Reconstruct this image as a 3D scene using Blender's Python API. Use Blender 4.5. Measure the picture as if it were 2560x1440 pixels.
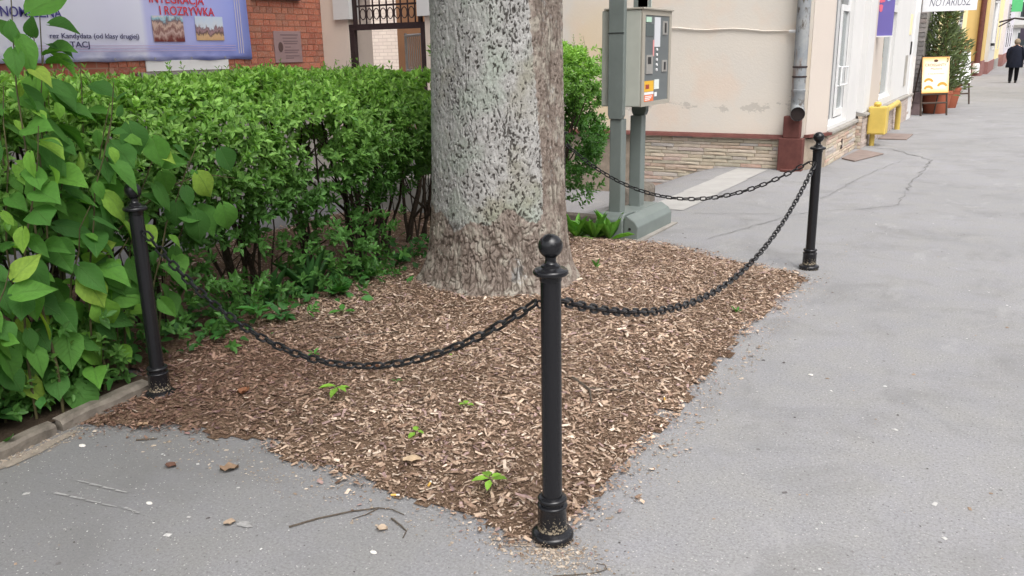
import bpy, math, random
import numpy as np
from mathutils import Matrix, Vector, Quaternion

random.seed(7)
rng = np.random.default_rng(11)
PI = math.pi
scene = bpy.context.scene
for o in list(bpy.data.objects):
    bpy.data.objects.remove(o)
COL = scene.collection

# ------------------------------------------------------------------ camera
cd = bpy.data.cameras.new('camera')
cam = bpy.data.objects.new('camera', cd)
COL.objects.link(cam)
cd.sensor_width = 36.0
cd.sensor_fit = 'HORIZONTAL'
cd.lens = 29.95
cd.clip_start = 0.05
cd.clip_end = 2000.0
cam.matrix_world = Matrix(((0.864924, -0.117815, 0.487879, 0.0),
                           (0.50155, 0.239342, -0.831362, 0.0),
                           (-0.018823, 0.963761, 0.266103, 1.55),
                           (0, 0, 0, 1)))
scene.camera = cam

# ------------------------------------------------------------------ light
SUN_EL, SUN_AZ = math.radians(58), math.radians(128)     # azimuth clockwise from +Y
w = bpy.data.worlds.new('World')
scene.world = w
w.use_nodes = True
wn, wl = w.node_tree.nodes, w.node_tree.links
bg = wn.get('Background')
sky = wn.new('ShaderNodeTexSky')
sky.sky_type = 'NISHITA'
sky.sun_disc = False
sky.sun_elevation = SUN_EL
sky.sun_rotation = SUN_AZ
sky.air_density = 1.0
sky.dust_density = 6.0
sky.ozone_density = 1.0
hsv = wn.new('ShaderNodeHueSaturation')
hsv.inputs['Saturation'].default_value = 0.22            # overcast: the blue is washed out
wl.new(sky.outputs[0], hsv.inputs['Color'])
wl.new(hsv.outputs[0], bg.inputs['Color'])
bg.inputs['Strength'].default_value = 0.15
sd = bpy.data.lights.new('sun', 'SUN')
sd.energy = 0.6
sd.angle = math.radians(60)
sd.color = (1.0, 0.965, 0.92)
sun = bpy.data.objects.new('sun', sd)
COL.objects.link(sun)
sv = Vector((math.sin(SUN_AZ) * math.cos(SUN_EL), math.cos(SUN_AZ) * math.cos(SUN_EL), math.sin(SUN_EL)))
sun.rotation_euler = sv.to_track_quat('Z', 'Y').to_euler()
sun.location = sv * 30

vs = scene.view_settings
scene.display_settings.display_device = 'sRGB'
vs.view_transform = 'Standard'
vs.look = 'None'
vs.exposure = 1.0
vs.gamma = 1.0
vs.use_curve_mapping = False
scene.render.engine = 'CYCLES'
scene.cycles.max_bounces = 8
scene.cycles.transparent_max_bounces = 8

# ------------------------------------------------------------------ node helpers
def srgb(r, g, b):
    f = lambda c: (c / 255 / 12.92) if c <= 10 else ((c / 255 + 0.055) / 1.055) ** 2.4
    return (f(r), f(g), f(b), 1.0)

class NM:
    def __init__(s, name):
        s.m = bpy.data.materials.new(name)
        s.m.use_nodes = True
        s.t = s.m.node_tree
        s.n, s.l = s.t.nodes, s.t.links
        s.b = s.n.get('Principled BSDF')
        s.out = s.n.get('Material Output')
    def N(s, typ, **k):
        nd = s.n.new(typ)
        for a, v in k.items():
            if a.startswith('_'):
                setattr(nd, a[1:], v)
        for a, v in k.items():
            if not a.startswith('_'):
                key = int(a[1:]) if a[0] == 'i' and a[1:].isdigit() else a.replace('__', ' ')
                s.set(nd.inputs[key], v)
        return nd
    def set(s, inp, v):
        if hasattr(v, 'is_linked') or isinstance(v, bpy.types.NodeSocket):
            s.l.new(v, inp)
        elif isinstance(v, bpy.types.Node):
            s.l.new(v.outputs[0], inp)
        else:
            inp.default_value = v
    def coord(s, kind='Object', scale=(1, 1, 1)):
        tc = s.N('ShaderNodeTexCoord')
        mp = s.N('ShaderNodeMapping', Scale=scale)
        s.l.new(tc.outputs[kind], mp.inputs['Vector'])
        return mp.outputs[0]
    def world(s, scale=(1, 1, 1)):
        ge = s.N('ShaderNodeNewGeometry')
        mp = s.N('ShaderNodeMapping', Scale=scale)
        s.l.new(ge.outputs['Position'], mp.inputs['Vector'])
        return mp.outputs[0]
    def noise(s, vec, scale, detail=4, rough=0.55, dist=0.0):
        nd = s.N('ShaderNodeTexNoise', Scale=scale, Detail=detail, Roughness=rough, Distortion=dist)
        s.l.new(vec, nd.inputs['Vector'])
        return nd.outputs['Fac']
    def voro(s, vec, scale, feature='F1', out='Distance', rnd=1.0):
        nd = s.N('ShaderNodeTexVoronoi', _feature=feature, Scale=scale, Randomness=rnd)
        s.l.new(vec, nd.inputs['Vector'])
        return nd.outputs[out]
    def ramp(s, fac, stops):
        nd = s.N('ShaderNodeValToRGB')
        e = nd.color_ramp.elements
        while len(e) < len(stops):
            e.new(0.5)
        for i, (p, c) in enumerate(stops):
            e[i].position = p
            e[i].color = c if len(c) == 4 else (*c, 1)
        s.l.new(fac, nd.inputs[0])
        return nd.outputs[0]
    def mix(s, fac, a, b, mode='MIX'):
        nd = s.N('ShaderNodeMix', _data_type='RGBA', _blend_type=mode)
        s.set(nd.inputs[0], fac); s.set(nd.inputs[6], a); s.set(nd.inputs[7], b)
        return nd.outputs[2]
    def math(s, op, a, b=0.0, c=None, clamp=False):
        nd = s.N('ShaderNodeMath', _operation=op, _use_clamp=clamp)
        s.set(nd.inputs[0], a); s.set(nd.inputs[1], b)
        if c is not None:
            s.set(nd.inputs[2], c)
        return nd.outputs[0]
    def maprange(s, v, a, b, c=0.0, d=1.0):
        nd = s.N('ShaderNodeMapRange', _clamp=True)
        s.set(nd.inputs[0], v)
        for i, x in enumerate((a, b, c, d)):
            nd.inputs[i + 1].default_value = x
        return nd.outputs[0]
    def bump(s, h, strength=0.3, dist=0.01):
        nd = s.N('ShaderNodeBump', Strength=strength, Distance=dist)
        s.l.new(h, nd.inputs['Height'])
        s.l.new(nd.outputs[0], s.b.inputs['Normal'])
    def base(s, c, rough=0.7, spec=0.3, metal=0.0):
        s.set(s.b.inputs['Base Color'], c)
        s.set(s.b.inputs['Roughness'], rough)
        s.b.inputs['Specular IOR Level'].default_value = spec
        s.b.inputs['Metallic'].default_value = metal
        return s

def grey(v):
    return (v, v, v, 1)

def simple(name, col, rough=0.7, spec=0.3, metal=0.0, var=0.15, scale=6.0, bump=0.0, bscale=60.0, rand=0.0):
    """plain surface with grain, blotches and (per object) slight shade difference"""
    s = NM(name)
    v = s.world()
    f = s.noise(v, scale, 5, 0.6)
    k = s.maprange(f, 0.25, 0.75, 1 - var, 1 + var)
    if rand:
        oi = s.N('ShaderNodeObjectInfo')
        r = s.maprange(oi.outputs['Random'], 0, 1, 1 - rand, 1 + rand)
        k = s.math('MULTIPLY', k, r)
    c = s.N('ShaderNodeVectorMath', _operation='SCALE')
    c.inputs[0].default_value = col[:3]
    s.l.new(k, c.inputs['Scale'])
    s.base(c.outputs[0], rough, spec, metal)
    if bump:
        s.bump(s.noise(v, bscale, 4, 0.6), bump, 0.01)
    return s.m

# ------------------------------------------------------------------ mesh helpers
class MB:
    def __init__(s):
        s.v, s.f = [], []
    def add(s, vs_, fs_):
        k = len(s.v)
        s.v += [tuple(p) for p in vs_]
        s.f += [tuple(i + k for i in f) for f in fs_]
        return s
    def box(s, x0, x1, y0, y1, z0, z1):
        return s.add([(x0, y0, z0), (x1, y0, z0), (x1, y1, z0), (x0, y1, z0), (x0, y0, z1), (x1, y0, z1), (x1, y1, z1), (x0, y1, z1)],
                     [(0, 3, 2, 1), (4, 5, 6, 7), (0, 1, 5, 4), (1, 2, 6, 5), (2, 3, 7, 6), (3, 0, 4, 7)])
    def prism(s, poly, axis, a, b):
        """poly: list of 2D points; extruded along axis from a to b"""
        n = len(poly)
        def P(p, t):
            return {'x': (t, p[0], p[1]), 'y': (p[0], t, p[1]), 'z': (p[0], p[1], t)}[axis]
        vs_ = [P(p, a) for p in poly] + [P(p, b) for p in poly]
        fs_ = [tuple(range(n))[::-1], tuple(range(n, 2 * n))]
        fs_ += [(i, (i + 1) % n, n + (i + 1) % n, n + i) for i in range(n)]
        return s.add(vs_, fs_)
    def tube(s, path, r, n=8, cap=True, closed=False):
        path = [Vector(p) for p in path]
        m = len(path)
        rs = r if isinstance(r, (list, tuple)) else [r] * m
        rings = []
        up = None
        for i, p in enumerate(path):
            if closed:
                t = (path[(i + 1) % m] - path[i - 1]).normalized()
            else:
                t = (path[min(i + 1, m - 1)] - path[max(i - 1, 0)]).normalized()
            if up is None:
                up = t.orthogonal().normalized()
            else:
                up = (up - t * up.dot(t))
                up = up.normalized() if up.length > 1e-6 else t.orthogonal().normalized()
            sd_ = t.cross(up)
            rings.append([p + (up * math.cos(2 * PI * j / n) + sd_ * math.sin(2 * PI * j / n)) * rs[i] for j in range(n)])
        vs_ = [q for ring in rings for q in ring]
        fs_ = []
        for i in range(m if closed else m - 1):
            a, b = i * n, ((i + 1) % m) * n
            for j in range(n):
                fs_.append((a + j, a + (j + 1) % n, b + (j + 1) % n, b + j))
        if cap and not closed:
            fs_.append(tuple(range(n))[::-1])
            fs_.append(tuple(range((m - 1) * n, m * n)))
        return s.add(vs_, fs_)
    def lathe(s, prof, n=24, c=(0, 0, 0)):
        vs_, fs_ = [], []
        for r, z in prof:
            for j in range(n):
                a = 2 * PI * j / n
                vs_.append((c[0] + r * math.cos(a), c[1] + r * math.sin(a), c[2] + z))
        for i in range(len(prof) - 1):
            for j in range(n):
                fs_.append((i * n + j, i * n + (j + 1) % n, (i + 1) * n + (j + 1) % n, (i + 1) * n + j))
        fs_.append(tuple(range(n))[::-1])
        fs_.append(tuple(range((len(prof) - 1) * n, len(prof) * n)))
        return s.add(vs_, fs_)
    def mesh(s, name, mat=None, smooth=False):
        me = bpy.data.meshes.new(name)
        me.from_pydata(s.v, [], s.f)
        me.update()
        if mat:
            me.materials.append(mat)
        if smooth:
            me.polygons.foreach_set('use_smooth', [True] * len(me.polygons))
            try:
                me.set_sharp_from_angle(angle=math.radians(40))
            except Exception:
                pass
        return me

def tag(o, label=None, cat=None, group=None, kind=None):
    if label: o['label'] = label
    if cat: o['category'] = cat
    if group: o['group'] = group
    if kind: o['kind'] = kind
    return o

def thing(name, label, cat, loc=(0, 0, 0), group=None):
    o = bpy.data.objects.new(name, None)
    o.empty_display_size = 0.1
    COL.objects.link(o)
    o.location = loc
    return tag(o, label, cat, group)

def inst(name, me, parent=None, M=None):
    """object with mesh `me`; parents carry only a translation, so world data stays in place"""
    o = bpy.data.objects.new(name, me)
    COL.objects.link(o)
    if M is not None:
        o.matrix_world = M
    if parent is not None:
        o.parent = parent
        if parent.type == 'EMPTY':
            o.matrix_parent_inverse = Matrix.Translation(-Vector(parent.location))
        else:
            o.matrix_parent_inverse = parent.matrix_basis.inverted()
    return o

def part(name, mb, mat, parent, smooth=False, bevel=0.0):
    o = inst(name, mb.mesh(name, mat, smooth), parent)
    if bevel:
        md = o.modifiers.new('bevel', 'BEVEL')
        md.width = bevel; md.segments = 2; md.limit_method = 'ANGLE'
    return o

def solo(name, mb, mat, label, cat, group=None, smooth=False, bevel=0.0):
    o = part(name, mb, mat, None, smooth, bevel)
    return tag(o, label, cat, group)

def struct(name, mb, mat, smooth=False):
    o = part(name, mb, mat, None, smooth)
    o['kind'] = 'structure'
    return o

def text_mesh(txt, size, mat, bold=0.0, shear=0.0, align='LEFT', depth=0.001, width=None):
    cu = bpy.data.curves.new('lettering', 'FONT')
    cu.body = txt
    cu.size = size
    cu.offset = bold
    cu.shear = shear
    cu.align_x = align
    cu.extrude = depth
    cu.resolution_u = 3
    ob = bpy.data.objects.new('lettering', cu)
    COL.objects.link(ob)
    dg = bpy.context.evaluated_depsgraph_get()
    me = bpy.data.meshes.new_from_object(ob.evaluated_get(dg))
    bpy.data.objects.remove(ob)
    bpy.data.curves.remove(cu)
    if width and len(me.vertices):
        co = np.empty(len(me.vertices) * 3); me.vertices.foreach_get('co', co)
        co = co.reshape(-1, 3)
        wx = co[:, 0].max() - co[:, 0].min()
        co[:, 0] *= width / wx
        me.vertices.foreach_set('co', co.ravel()); me.update()
    me.materials.clear()
    me.materials.append(mat)
    return me

def Mface(origin, right, up):
    r = Vector(right).normalized(); u = Vector(up).normalized(); n = r.cross(u)
    return Matrix(((r.x, u.x, n.x, origin[0]), (r.y, u.y, n.y, origin[1]), (r.z, u.z, n.z, origin[2]), (0, 0, 0, 1)))

def np_mesh(name, V, F, mat, tint=None, smooth=False):
    """V (N,3), F (M,k) equal-size faces; tint per vertex (N,) or (N,3)"""
    me = bpy.data.meshes.new(name)
    n, m, k = len(V), len(F), F.shape[1]
    me.vertices.add(n)
    me.vertices.foreach_set('co', np.ascontiguousarray(V, dtype=np.float32).ravel())
    me.loops.add(m * k)
    me.loops.foreach_set('vertex_index', np.ascontiguousarray(F, dtype=np.int32).ravel())
    me.polygons.add(m)
    me.polygons.foreach_set('loop_start', np.arange(0, m * k, k, dtype=np.int32))
    me.polygons.foreach_set('loop_total', np.full(m, k, dtype=np.int32))
    if smooth:
        me.polygons.foreach_set('use_smooth', np.ones(m, dtype=bool))
    me.update(calc_edges=True)
    me.validate()
    if tint is not None:
        t = np.asarray(tint, dtype=np.float32)
        if t.ndim == 1:
            t = np.stack([t, t, t], 1)
        at = me.attributes.new('tint', 'FLOAT_COLOR', 'POINT')
        at.data.foreach_set('color', np.concatenate([t, np.ones((n, 1), np.float32)], 1).ravel())
    me.materials.append(mat)
    return me

def frames(d, nrm):
    """orthonormal frames: local y = d, local z ~ nrm; returns (N,3,3) columns x,y,z"""
    d = d / np.linalg.norm(d, axis=1, keepdims=True)
    x = np.cross(d, nrm)
    ln = np.linalg.norm(x, axis=1, keepdims=True); ln[ln < 1e-6] = 1
    x = x / ln
    z = np.cross(x, d)
    return np.stack([x, d, z], 2)

def cloud(T, F, pos, Rm, scale, tint):
    """copies of template T (k,3) / faces F placed at pos with frames Rm and (N,3) scale"""
    n, k = len(pos), len(T)
    L = T[None] * scale[:, None, :]
    V = np.einsum('nij,nkj->nki', Rm, L) + pos[:, None, :]
    FF = (F[None] + (np.arange(n) * k)[:, None, None]).reshape(-1, F.shape[1])
    tt = np.repeat(tint, k, axis=0)
    return V.reshape(-1, 3), FF, tt

def unit(v):
    return v / np.maximum(np.linalg.norm(v, axis=1, keepdims=True), 1e-9)

def vnoise(x, y, seed=0):
    """smooth value noise on arrays"""
    r = np.random.default_rng(seed).random((256, 256))
    xi, yi = np.floor(x).astype(int), np.floor(y).astype(int)
    fx, fy = x - xi, y - yi
    fx, fy = fx * fx * (3 - 2 * fx), fy * fy * (3 - 2 * fy)
    g = lambda a, b: r[a % 256, b % 256]
    return (g(xi, yi) * (1 - fx) + g(xi + 1, yi) * fx) * (1 - fy) + (g(xi, yi + 1) * (1 - fx) + g(xi + 1, yi + 1) * fx) * fy

# ------------------------------------------------------------------ materials
def mat_asphalt():
    s = NM('worn_asphalt')
    v = s.world()
    big = s.noise(v, 0.55, 4, 0.6)
    mid = s.noise(v, 4.0, 5, 0.6)
    fine = s.noise(v, 90.0, 3, 0.7)
    c = s.mix(s.maprange(big, 0.3, 0.7), srgb(131, 131, 133), srgb(146, 145, 149))
    c = s.mix(s.maprange(mid, 0.35, 0.7), c, srgb(141, 140, 139))
    c = s.mix(s.math('MULTIPLY', s.maprange(fine, 0.45, 0.75), 0.65), c, srgb(92, 91, 90))
    c = s.mix(s.math('MULTIPLY', s.maprange(s.noise(v, 130, 2, 0.6), 0.56, 0.70), 0.45), c, srgb(176, 175, 174))
    c = s.mix(s.math('MULTIPLY', s.maprange(s.noise(v, 1.7, 6, 0.7, 0.6), 0.50, 0.70), 0.65), c, srgb(116, 115, 115))
    c = s.mix(s.math('MULTIPLY', s.maprange(s.noise(s.world((1.0, 0.45, 1)), 3.1, 5, 0.7, 0.4), 0.58, 0.72), 0.5), c, srgb(158, 157, 157))
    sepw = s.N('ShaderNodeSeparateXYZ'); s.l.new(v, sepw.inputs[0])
    left_shade = s.math('ADD', s.math('ADD', sepw.outputs[0], s.math('MULTIPLY', sepw.outputs[1], 0.5)), s.math('MULTIPLY', s.noise(v, 1.1, 4, 0.6), 1.6))
    c = s.mix(s.maprange(left_shade, -1.2, 1.0, 0.6, 0.0), c, srgb(100, 100, 100))  # left foreground darkened: tree shade put into the asphalt colour
    for sc, th, col in ((31, 0.035, srgb(186, 184, 180)), (95, 0.12, srgb(176, 174, 170)), (55, 0.08, srgb(78, 76, 75)), (9, 0.022, srgb(190, 187, 183)), (13, 0.05, srgb(96, 94, 93))):
        vec = s.world((1, 1, 0.0))
        nd = s.N('ShaderNodeTexVoronoi', Scale=sc)
        nz = s.N('ShaderNodeVectorMath', _operation='ADD')
        s.l.new(vec, nz.inputs[0]); nz.inputs[1].default_value = (sc * .37, sc * .11, 0)
        s.l.new(nz.outputs[0], nd.inputs['Vector'])
        sepc = s.N('ShaderNodeSeparateColor')
        s.l.new(nd.outputs['Color'], sepc.inputs[0])
        on = s.math('GREATER_THAN', sepc.outputs[0], 0.72)
        rad = s.math('MULTIPLY', sepc.outputs[1], th * 2.4)
        dot = s.math('LESS_THAN', nd.outputs['Distance'], rad)
        c = s.mix(s.math('MULTIPLY', s.math('MULTIPLY', dot, on), 0.8), c, col)
    s.base(c, 0.86, 0.25)
    s.bump(s.math('ADD', s.noise(v, 160, 3, 0.7), s.math('MULTIPLY', s.noise(v, 30, 3, 0.6), 0.8)), 0.35, 0.006)
    return s.m

def mat_tint(name, rough=0.8, spec=0.2, trans=0.0, bumpy=0.0, mul=1.0, nscale=40.0, nvar=0.2, transcol=(1.15, 1.25, 0.55)):
    """colour comes from the mesh attribute 'tint', with grain"""
    s = NM(name)
    at = s.N('ShaderNodeAttribute', _attribute_name='tint')
    n = s.maprange(s.noise(s.world(), nscale, 3, 0.6), 0.25, 0.75, (1 - nvar) * mul, (1 + nvar) * mul)
    c = s.N('ShaderNodeVectorMath', _operation='SCALE')
    s.l.new(at.outputs['Color'], c.inputs[0]); s.l.new(n, c.inputs['Scale'])
    s.base(c.outputs[0], rough, spec)
    if trans:
        leaf_shader(s, c.outputs[0], trans, transcol)
    if bumpy:
        s.bump(s.noise(s.world(), 300, 3, 0.6), bumpy, 0.003)
    return s.m

def leaf_shader(s, col, trans, transcol):
    tr = s.N('ShaderNodeBsdfTranslucent')
    mu = s.N('ShaderNodeVectorMath', _operation='MULTIPLY')
    s.l.new(col, mu.inputs[0]); mu.inputs[1].default_value = transcol
    s.l.new(mu.outputs[0], tr.inputs['Color'])
    mx = s.N('ShaderNodeMixShader', i0=trans)
    s.l.new(s.b.outputs[0], mx.inputs[1]); s.l.new(tr.outputs[0], mx.inputs[2])
    s.l.new(mx.outputs[0], s.out.inputs['Surface'])

def mat_bigleaf():
    s = NM('broad_leaf')
    oi = s.N('ShaderNodeObjectInfo')
    v = s.coord('Object')
    sep = s.N('ShaderNodeSeparateXYZ'); s.l.new(v, sep.inputs[0])
    ax = s.math('ABSOLUTE', sep.outputs[0])
    # side veins run from the midrib forward
    t = s.math('SUBTRACT', sep.outputs[1], s.math('MULTIPLY', ax, 0.75))
    wv = s.math('ABSOLUTE', s.math('SUBTRACT', s.math('FRACT', s.math('MULTIPLY', t, 8.0)), 0.5))
    vein = s.maprange(wv, 0.0, 0.07, 1.0, 0.0)
    mid = s.maprange(ax, 0.0, 0.018, 1.0, 0.0)
    vv = s.math('MAXIMUM', mid, s.math('MULTIPLY', vein, 0.5))
    r = s.ramp(oi.outputs['Random'], [(0.0, (0.058, 0.165, 0.040)), (0.40, (0.090, 0.235, 0.048)), (0.72, (0.135, 0.33, 0.055)), (0.9, (0.23, 0.46, 0.07)), (1.0, (0.34, 0.47, 0.08))])
    c = s.mix(s.math('MULTIPLY', vv, 0.5), r, (0.16, 0.30, 0.09, 1))
    c = s.mix(s.math('MULTIPLY', s.maprange(s.noise(v, 6, 4), 0.35, 0.7), 0.3), c, (0.05, 0.12, 0.03, 1))
    s.base(c, 0.6, 0.16)
    s.bump(vv, 0.5, 0.03)
    leaf_shader(s, c, 0.42, (1.25, 1.4, 0.5))
    return s.m

def mat_bark():
    s = NM('bark_with_lichen')
    pl = s.N('ShaderNodeAttribute', _attribute_name='tint')
    sp = s.N('ShaderNodeSeparateColor'); s.l.new(pl.outputs['Color'], sp.inputs[0])
    plate, cell, mask = sp.outputs[0], sp.outputs[1], sp.outputs[2]
    v = s.world()
    n1 = s.noise(v, 16, 5, 0.6); n2 = s.noise(v, 70, 5, 0.7); n3 = s.noise(v, 3.0, 3, 0.5)
    brown = s.mix(cell, srgb(124, 113, 105), srgb(160, 148, 139))
    brown = s.mix(s.maprange(n2, 0.35, 0.7), brown, srgb(108, 97, 89))
    brown = s.mix(s.math('MULTIPLY', s.maprange(s.noise(v, 9, 3), 0.5, 0.62), 0.55), brown, srgb(176, 172, 160))
    brown = s.mix(s.maprange(plate, 0.03, 0.45, 0.65, 0.0), brown, srgb(66, 56, 50))
    lich = s.mix(s.maprange(n1, 0.3, 0.7), srgb(148, 147, 144), srgb(178, 177, 175))
    lich = s.mix(s.math('MULTIPLY', s.maprange(n3, 0.5, 0.68), 0.6), lich, srgb(150, 162, 148))
    lich = s.mix(s.math('MULTIPLY', s.maprange(s.noise(v, 2.2, 3), 0.56, 0.66), 0.5), lich, srgb(134, 130, 104))
    lich = s.mix(s.math('MULTIPLY', s.maprange(n2, 0.52, 0.68), 0.6), lich, srgb(108, 104, 99))
    lich = s.mix(s.maprange(plate, 0.1, 0.8, 0.8, 0.0), lich, srgb(62, 57, 53))
    m = s.maprange(s.math('ADD', mask, s.math('MULTIPLY', s.math('SUBTRACT', s.noise(v, 22, 4, 0.65), 0.5), 1.1)), 0.42, 0.58)
    c = s.mix(m, brown, lich)
    s.base(c, 0.95, 0.1)
    s.bump(s.math('ADD', n2, s.noise(v, 180, 3, 0.7)), 0.6, 0.006)
    return s.m

def mat_black():
    s = NM('black_gloss_paint')
    v = s.coord('Object')
    sep = s.N('ShaderNodeSeparateXYZ'); s.l.new(v, sep.inputs[0])
    n = s.noise(v, 140, 4, 0.7)
    low = s.math('SUBTRACT', s.math('MULTIPLY', s.maprange(sep.outputs[2], 0.036, 0.042), s.maprange(sep.outputs[2], 0.042, 0.125, 0.40, -0.12)), s.maprange(sep.outputs[2], 0.0, 0.036, -0.30, 0.0))
    dust = s.maprange(s.math('ADD', s.math('MULTIPLY', low, 0.5), n), 0.67, 0.76)
    worn = s.maprange(s.noise(v, 45, 5, 0.7), 0.70, 0.75)
    c = s.mix(dust, (0.012, 0.012, 0.014, 1), srgb(150, 138, 118))
    c = s.mix(s.math('MULTIPLY', worn, 0.6), c, srgb(96, 96, 98))
    s.base(c, s.math('ADD', s.maprange(s.noise(v, 25, 3), 0.3, 0.7, 0.10, 0.22), s.math('MULTIPLY', dust, 0.5), clamp=True), 0.36)
    s.bump(s.noise(v, 40, 3, 0.6), 0.10, 0.003)
    return s.m

def mat_plaster(name, a, b, stain, scale=1.2):
    s = NM(name)
    v = s.world()
    f = s.noise(v, scale, 5, 0.6)
    c = s.mix(s.maprange(f, 0.3, 0.7), a, b)
    c = s.mix(s.math('MULTIPLY', s.maprange(s.noise(v, 5, 6, 0.7), 0.58, 0.75), 0.35), c, stain)
    s.base(c, 0.9, 0.15)
    s.bump(s.noise(v, 45, 4, 0.65), 0.25, 0.01)
    return s.m

def mat_peeling():
    """cream render with bare grey patches where the paint has come off low on the wall"""
    s = NM('peeling_cream_plaster')
    v = s.world()
    f = s.noise(v, 0.9, 4, 0.6)
    c = s.mix(s.maprange(f, 0.35, 0.65), srgb(213, 206, 197), srgb(218, 209, 197))
    blot = s.maprange(s.noise(s.world((1, 1, 1.3)), 0.75, 2, 0.4), 0.50, 0.62)
    c = s.mix(s.math('MULTIPLY', blot, 0.75), c, srgb(222, 198, 160))
    c = s.mix(s.math('MULTIPLY', s.maprange(s.noise(v, 1.7, 3), 0.50, 0.66), 0.5), c, srgb(222, 200, 182))
    sep = s.N('ShaderNodeSeparateXYZ'); s.l.new(v, sep.inputs[0])
    band = s.math('MULTIPLY', s.maprange(sep.outputs[2], 0.62, 0.78), s.maprange(sep.outputs[2], 0.84, 0.98, 1.0, 0.0))
    p = s.noise(s.world((1, 1, 1.9)), 3.4, 8, 0.72)
    bare = s.maprange(s.math('ADD', p, s.math('MULTIPLY', band, 0.17)), 0.685, 0.70)
    c = s.mix(s.math('MULTIPLY', bare, 0.6), c, srgb(180, 174, 166))
    low = s.maprange(sep.outputs[2], 0.42, 0.85, 1.0, 0.0)
    pale = s.maprange(s.math('ADD', s.noise(v, 3.5, 5, 0.7), s.math('MULTIPLY', low, 0.3)), 0.62, 0.70)
    c = s.mix(s.math('MULTIPLY', pale, 0.5), c, srgb(218, 208, 196))
    s.base(c, 0.92, 0.12)
    s.bump(s.math('SUBTRACT', s.noise(v, 40, 4, 0.65), s.math('MULTIPLY', bare, 1.2)), 0.3, 0.01)
    return s.m

def mat_stones(name, stops, rough=0.85):
    s = NM(name)
    oi = s.N('ShaderNodeObjectInfo')
    v = s.world()
    c = s.ramp(oi.outputs['Random'], stops)
    c = s.mix(s.math('MULTIPLY', s.maprange(s.noise(v, 14, 5, 0.65), 0.40, 0.75), 0.30), c, (0.18, 0.14, 0.11, 1))
    c = s.mix(s.math('MULTIPLY', s.maprange(s.noise(v, 40, 4, 0.65), 0.45, 0.75), 0.4), c, (0.55, 0.5, 0.44, 1))
    s.base(c, rough, 0.2)
    s.bump(s.noise(v, 60, 5, 0.7), 0.6, 0.012)
    return s.m

def mat_glass(name, tint=(0.05, 0.06, 0.065, 1)):
    s = NM(name)
    s.base(tint, 0.04, 0.5)
    s.bump(s.noise(s.world(), 1.2, 2), 0.02, 0.02)
    return s.m

def mat_brickwall(name, a, b, mortar, bw, rh):
    s = NM(name)
    ge = s.N('ShaderNodeNewGeometry')
    sep = s.N('ShaderNodeSeparateXYZ'); s.l.new(ge.outputs['Position'], sep.inputs[0])
    cmb = s.N('ShaderNodeCombineXYZ')
    s.l.new(s.math('ADD', sep.outputs[0], sep.outputs[1]), cmb.inputs[0]); s.l.new(sep.outputs[2], cmb.inputs[1])
    br = s.N('ShaderNodeTexBrick', Scale=1.0, Color1=a, Color2=b, Mortar=mortar)
    br.inputs['Brick Width'].default_value = bw; br.inputs['Row Height'].default_value = rh
    br.inputs['Mortar Size'].default_value = rh * 0.1
    s.l.new(cmb.outputs[0], br.inputs['Vector'])
    c = s.mix(s.math('MULTIPLY', s.maprange(s.noise(s.world(), 5, 4), 0.4, 0.7), 0.35), br.outputs['Color'], mortar)
    s.base(c, 0.9, 0.15)
    s.bump(s.math('MULTIPLY', br.outputs['Fac'], -1.0), 0.5, 0.01)
    return s.m

M = {}
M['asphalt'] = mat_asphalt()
M['black'] = mat_black()
M['chain'] = simple('black_chain_paint', (0.012, 0.012, 0.014), 0.3, 0.4, var=0.4, scale=60, bump=0.2, bscale=120)
M['bark'] = mat_bark()
M['twig'] = simple('twig_bark', (0.055, 0.042, 0.032), 0.9, 0.1, var=0.35, scale=40)
M['dry_twig'] = simple('dry_twig', (0.10, 0.082, 0.066), 0.9, 0.1, var=0.3, scale=60)
M['red_stem'] = simple('reddish_green_stem', (0.085, 0.075, 0.035), 0.6, 0.3, var=0.4, scale=12)
M['hedge_leaf'] = mat_tint('privet_leaf', 0.45, 0.3, trans=0.38, nvar=0.15)
M['bigleaf'] = mat_bigleaf()
M['weed'] = mat_tint('weed_leaf', 0.55, 0.3, trans=0.3)
M['chips'] = mat_tint('wood_chip', 0.9, 0.1, nscale=90, nvar=0.3)
M['crown'] = mat_tint('crown_leaf', 0.5, 0.3, trans=0.3)
s = NM('mulch_soil')
v = s.world()
c = s.mix(s.maprange(s.noise(v, 30, 6, 0.7), 0.3, 0.7), srgb(84, 66, 53), srgb(134, 112, 94))
c = s.mix(s.maprange(s.noise(v, 120, 4, 0.7), 0.5, 0.75), c, srgb(150, 126, 106))
c = s.mix(s.math('MULTIPLY', s.maprange(s.noise(v, 1.6, 3), 0.5, 0.7), 0.4), c, srgb(72, 54, 44))
s.base(c, 0.95, 0.08)
s.bump(s.noise(v, 60, 6, 0.75), 0.9, 0.02)
M['soil'] = s.m
M['earth'] = simple('bare_dark_earth', (0.052, 0.038, 0.028), 0.95, 0.05, var=0.4, scale=9, bump=0.9, bscale=35)
M['dust'] = simple('sandy_dust', srgb(140, 131, 121)[:3], 0.95, 0.05, var=0.25, scale=30, bump=0.5, bscale=120)
M['kerb'] = simple('weathered_concrete', srgb(112, 105, 97)[:3], 0.92, 0.12, var=0.4, scale=14, bump=0.6, bscale=50, rand=0.08)
M['concrete'] = simple('light_concrete', srgb(162, 160, 157)[:3], 0.9, 0.15, var=0.1, scale=5, bump=0.3, bscale=50)
M['greyconc'] = simple('grey_concrete', srgb(146, 142, 136)[:3], 0.92, 0.12, var=0.2, scale=5, bump=0.4, bscale=40)
M['plaster'] = mat_peeling()
M['plaster2'] = mat_plaster('pale_pink_plaster', srgb(208, 194, 184), srgb(214, 200, 186), srgb(190, 178, 168))
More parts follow.
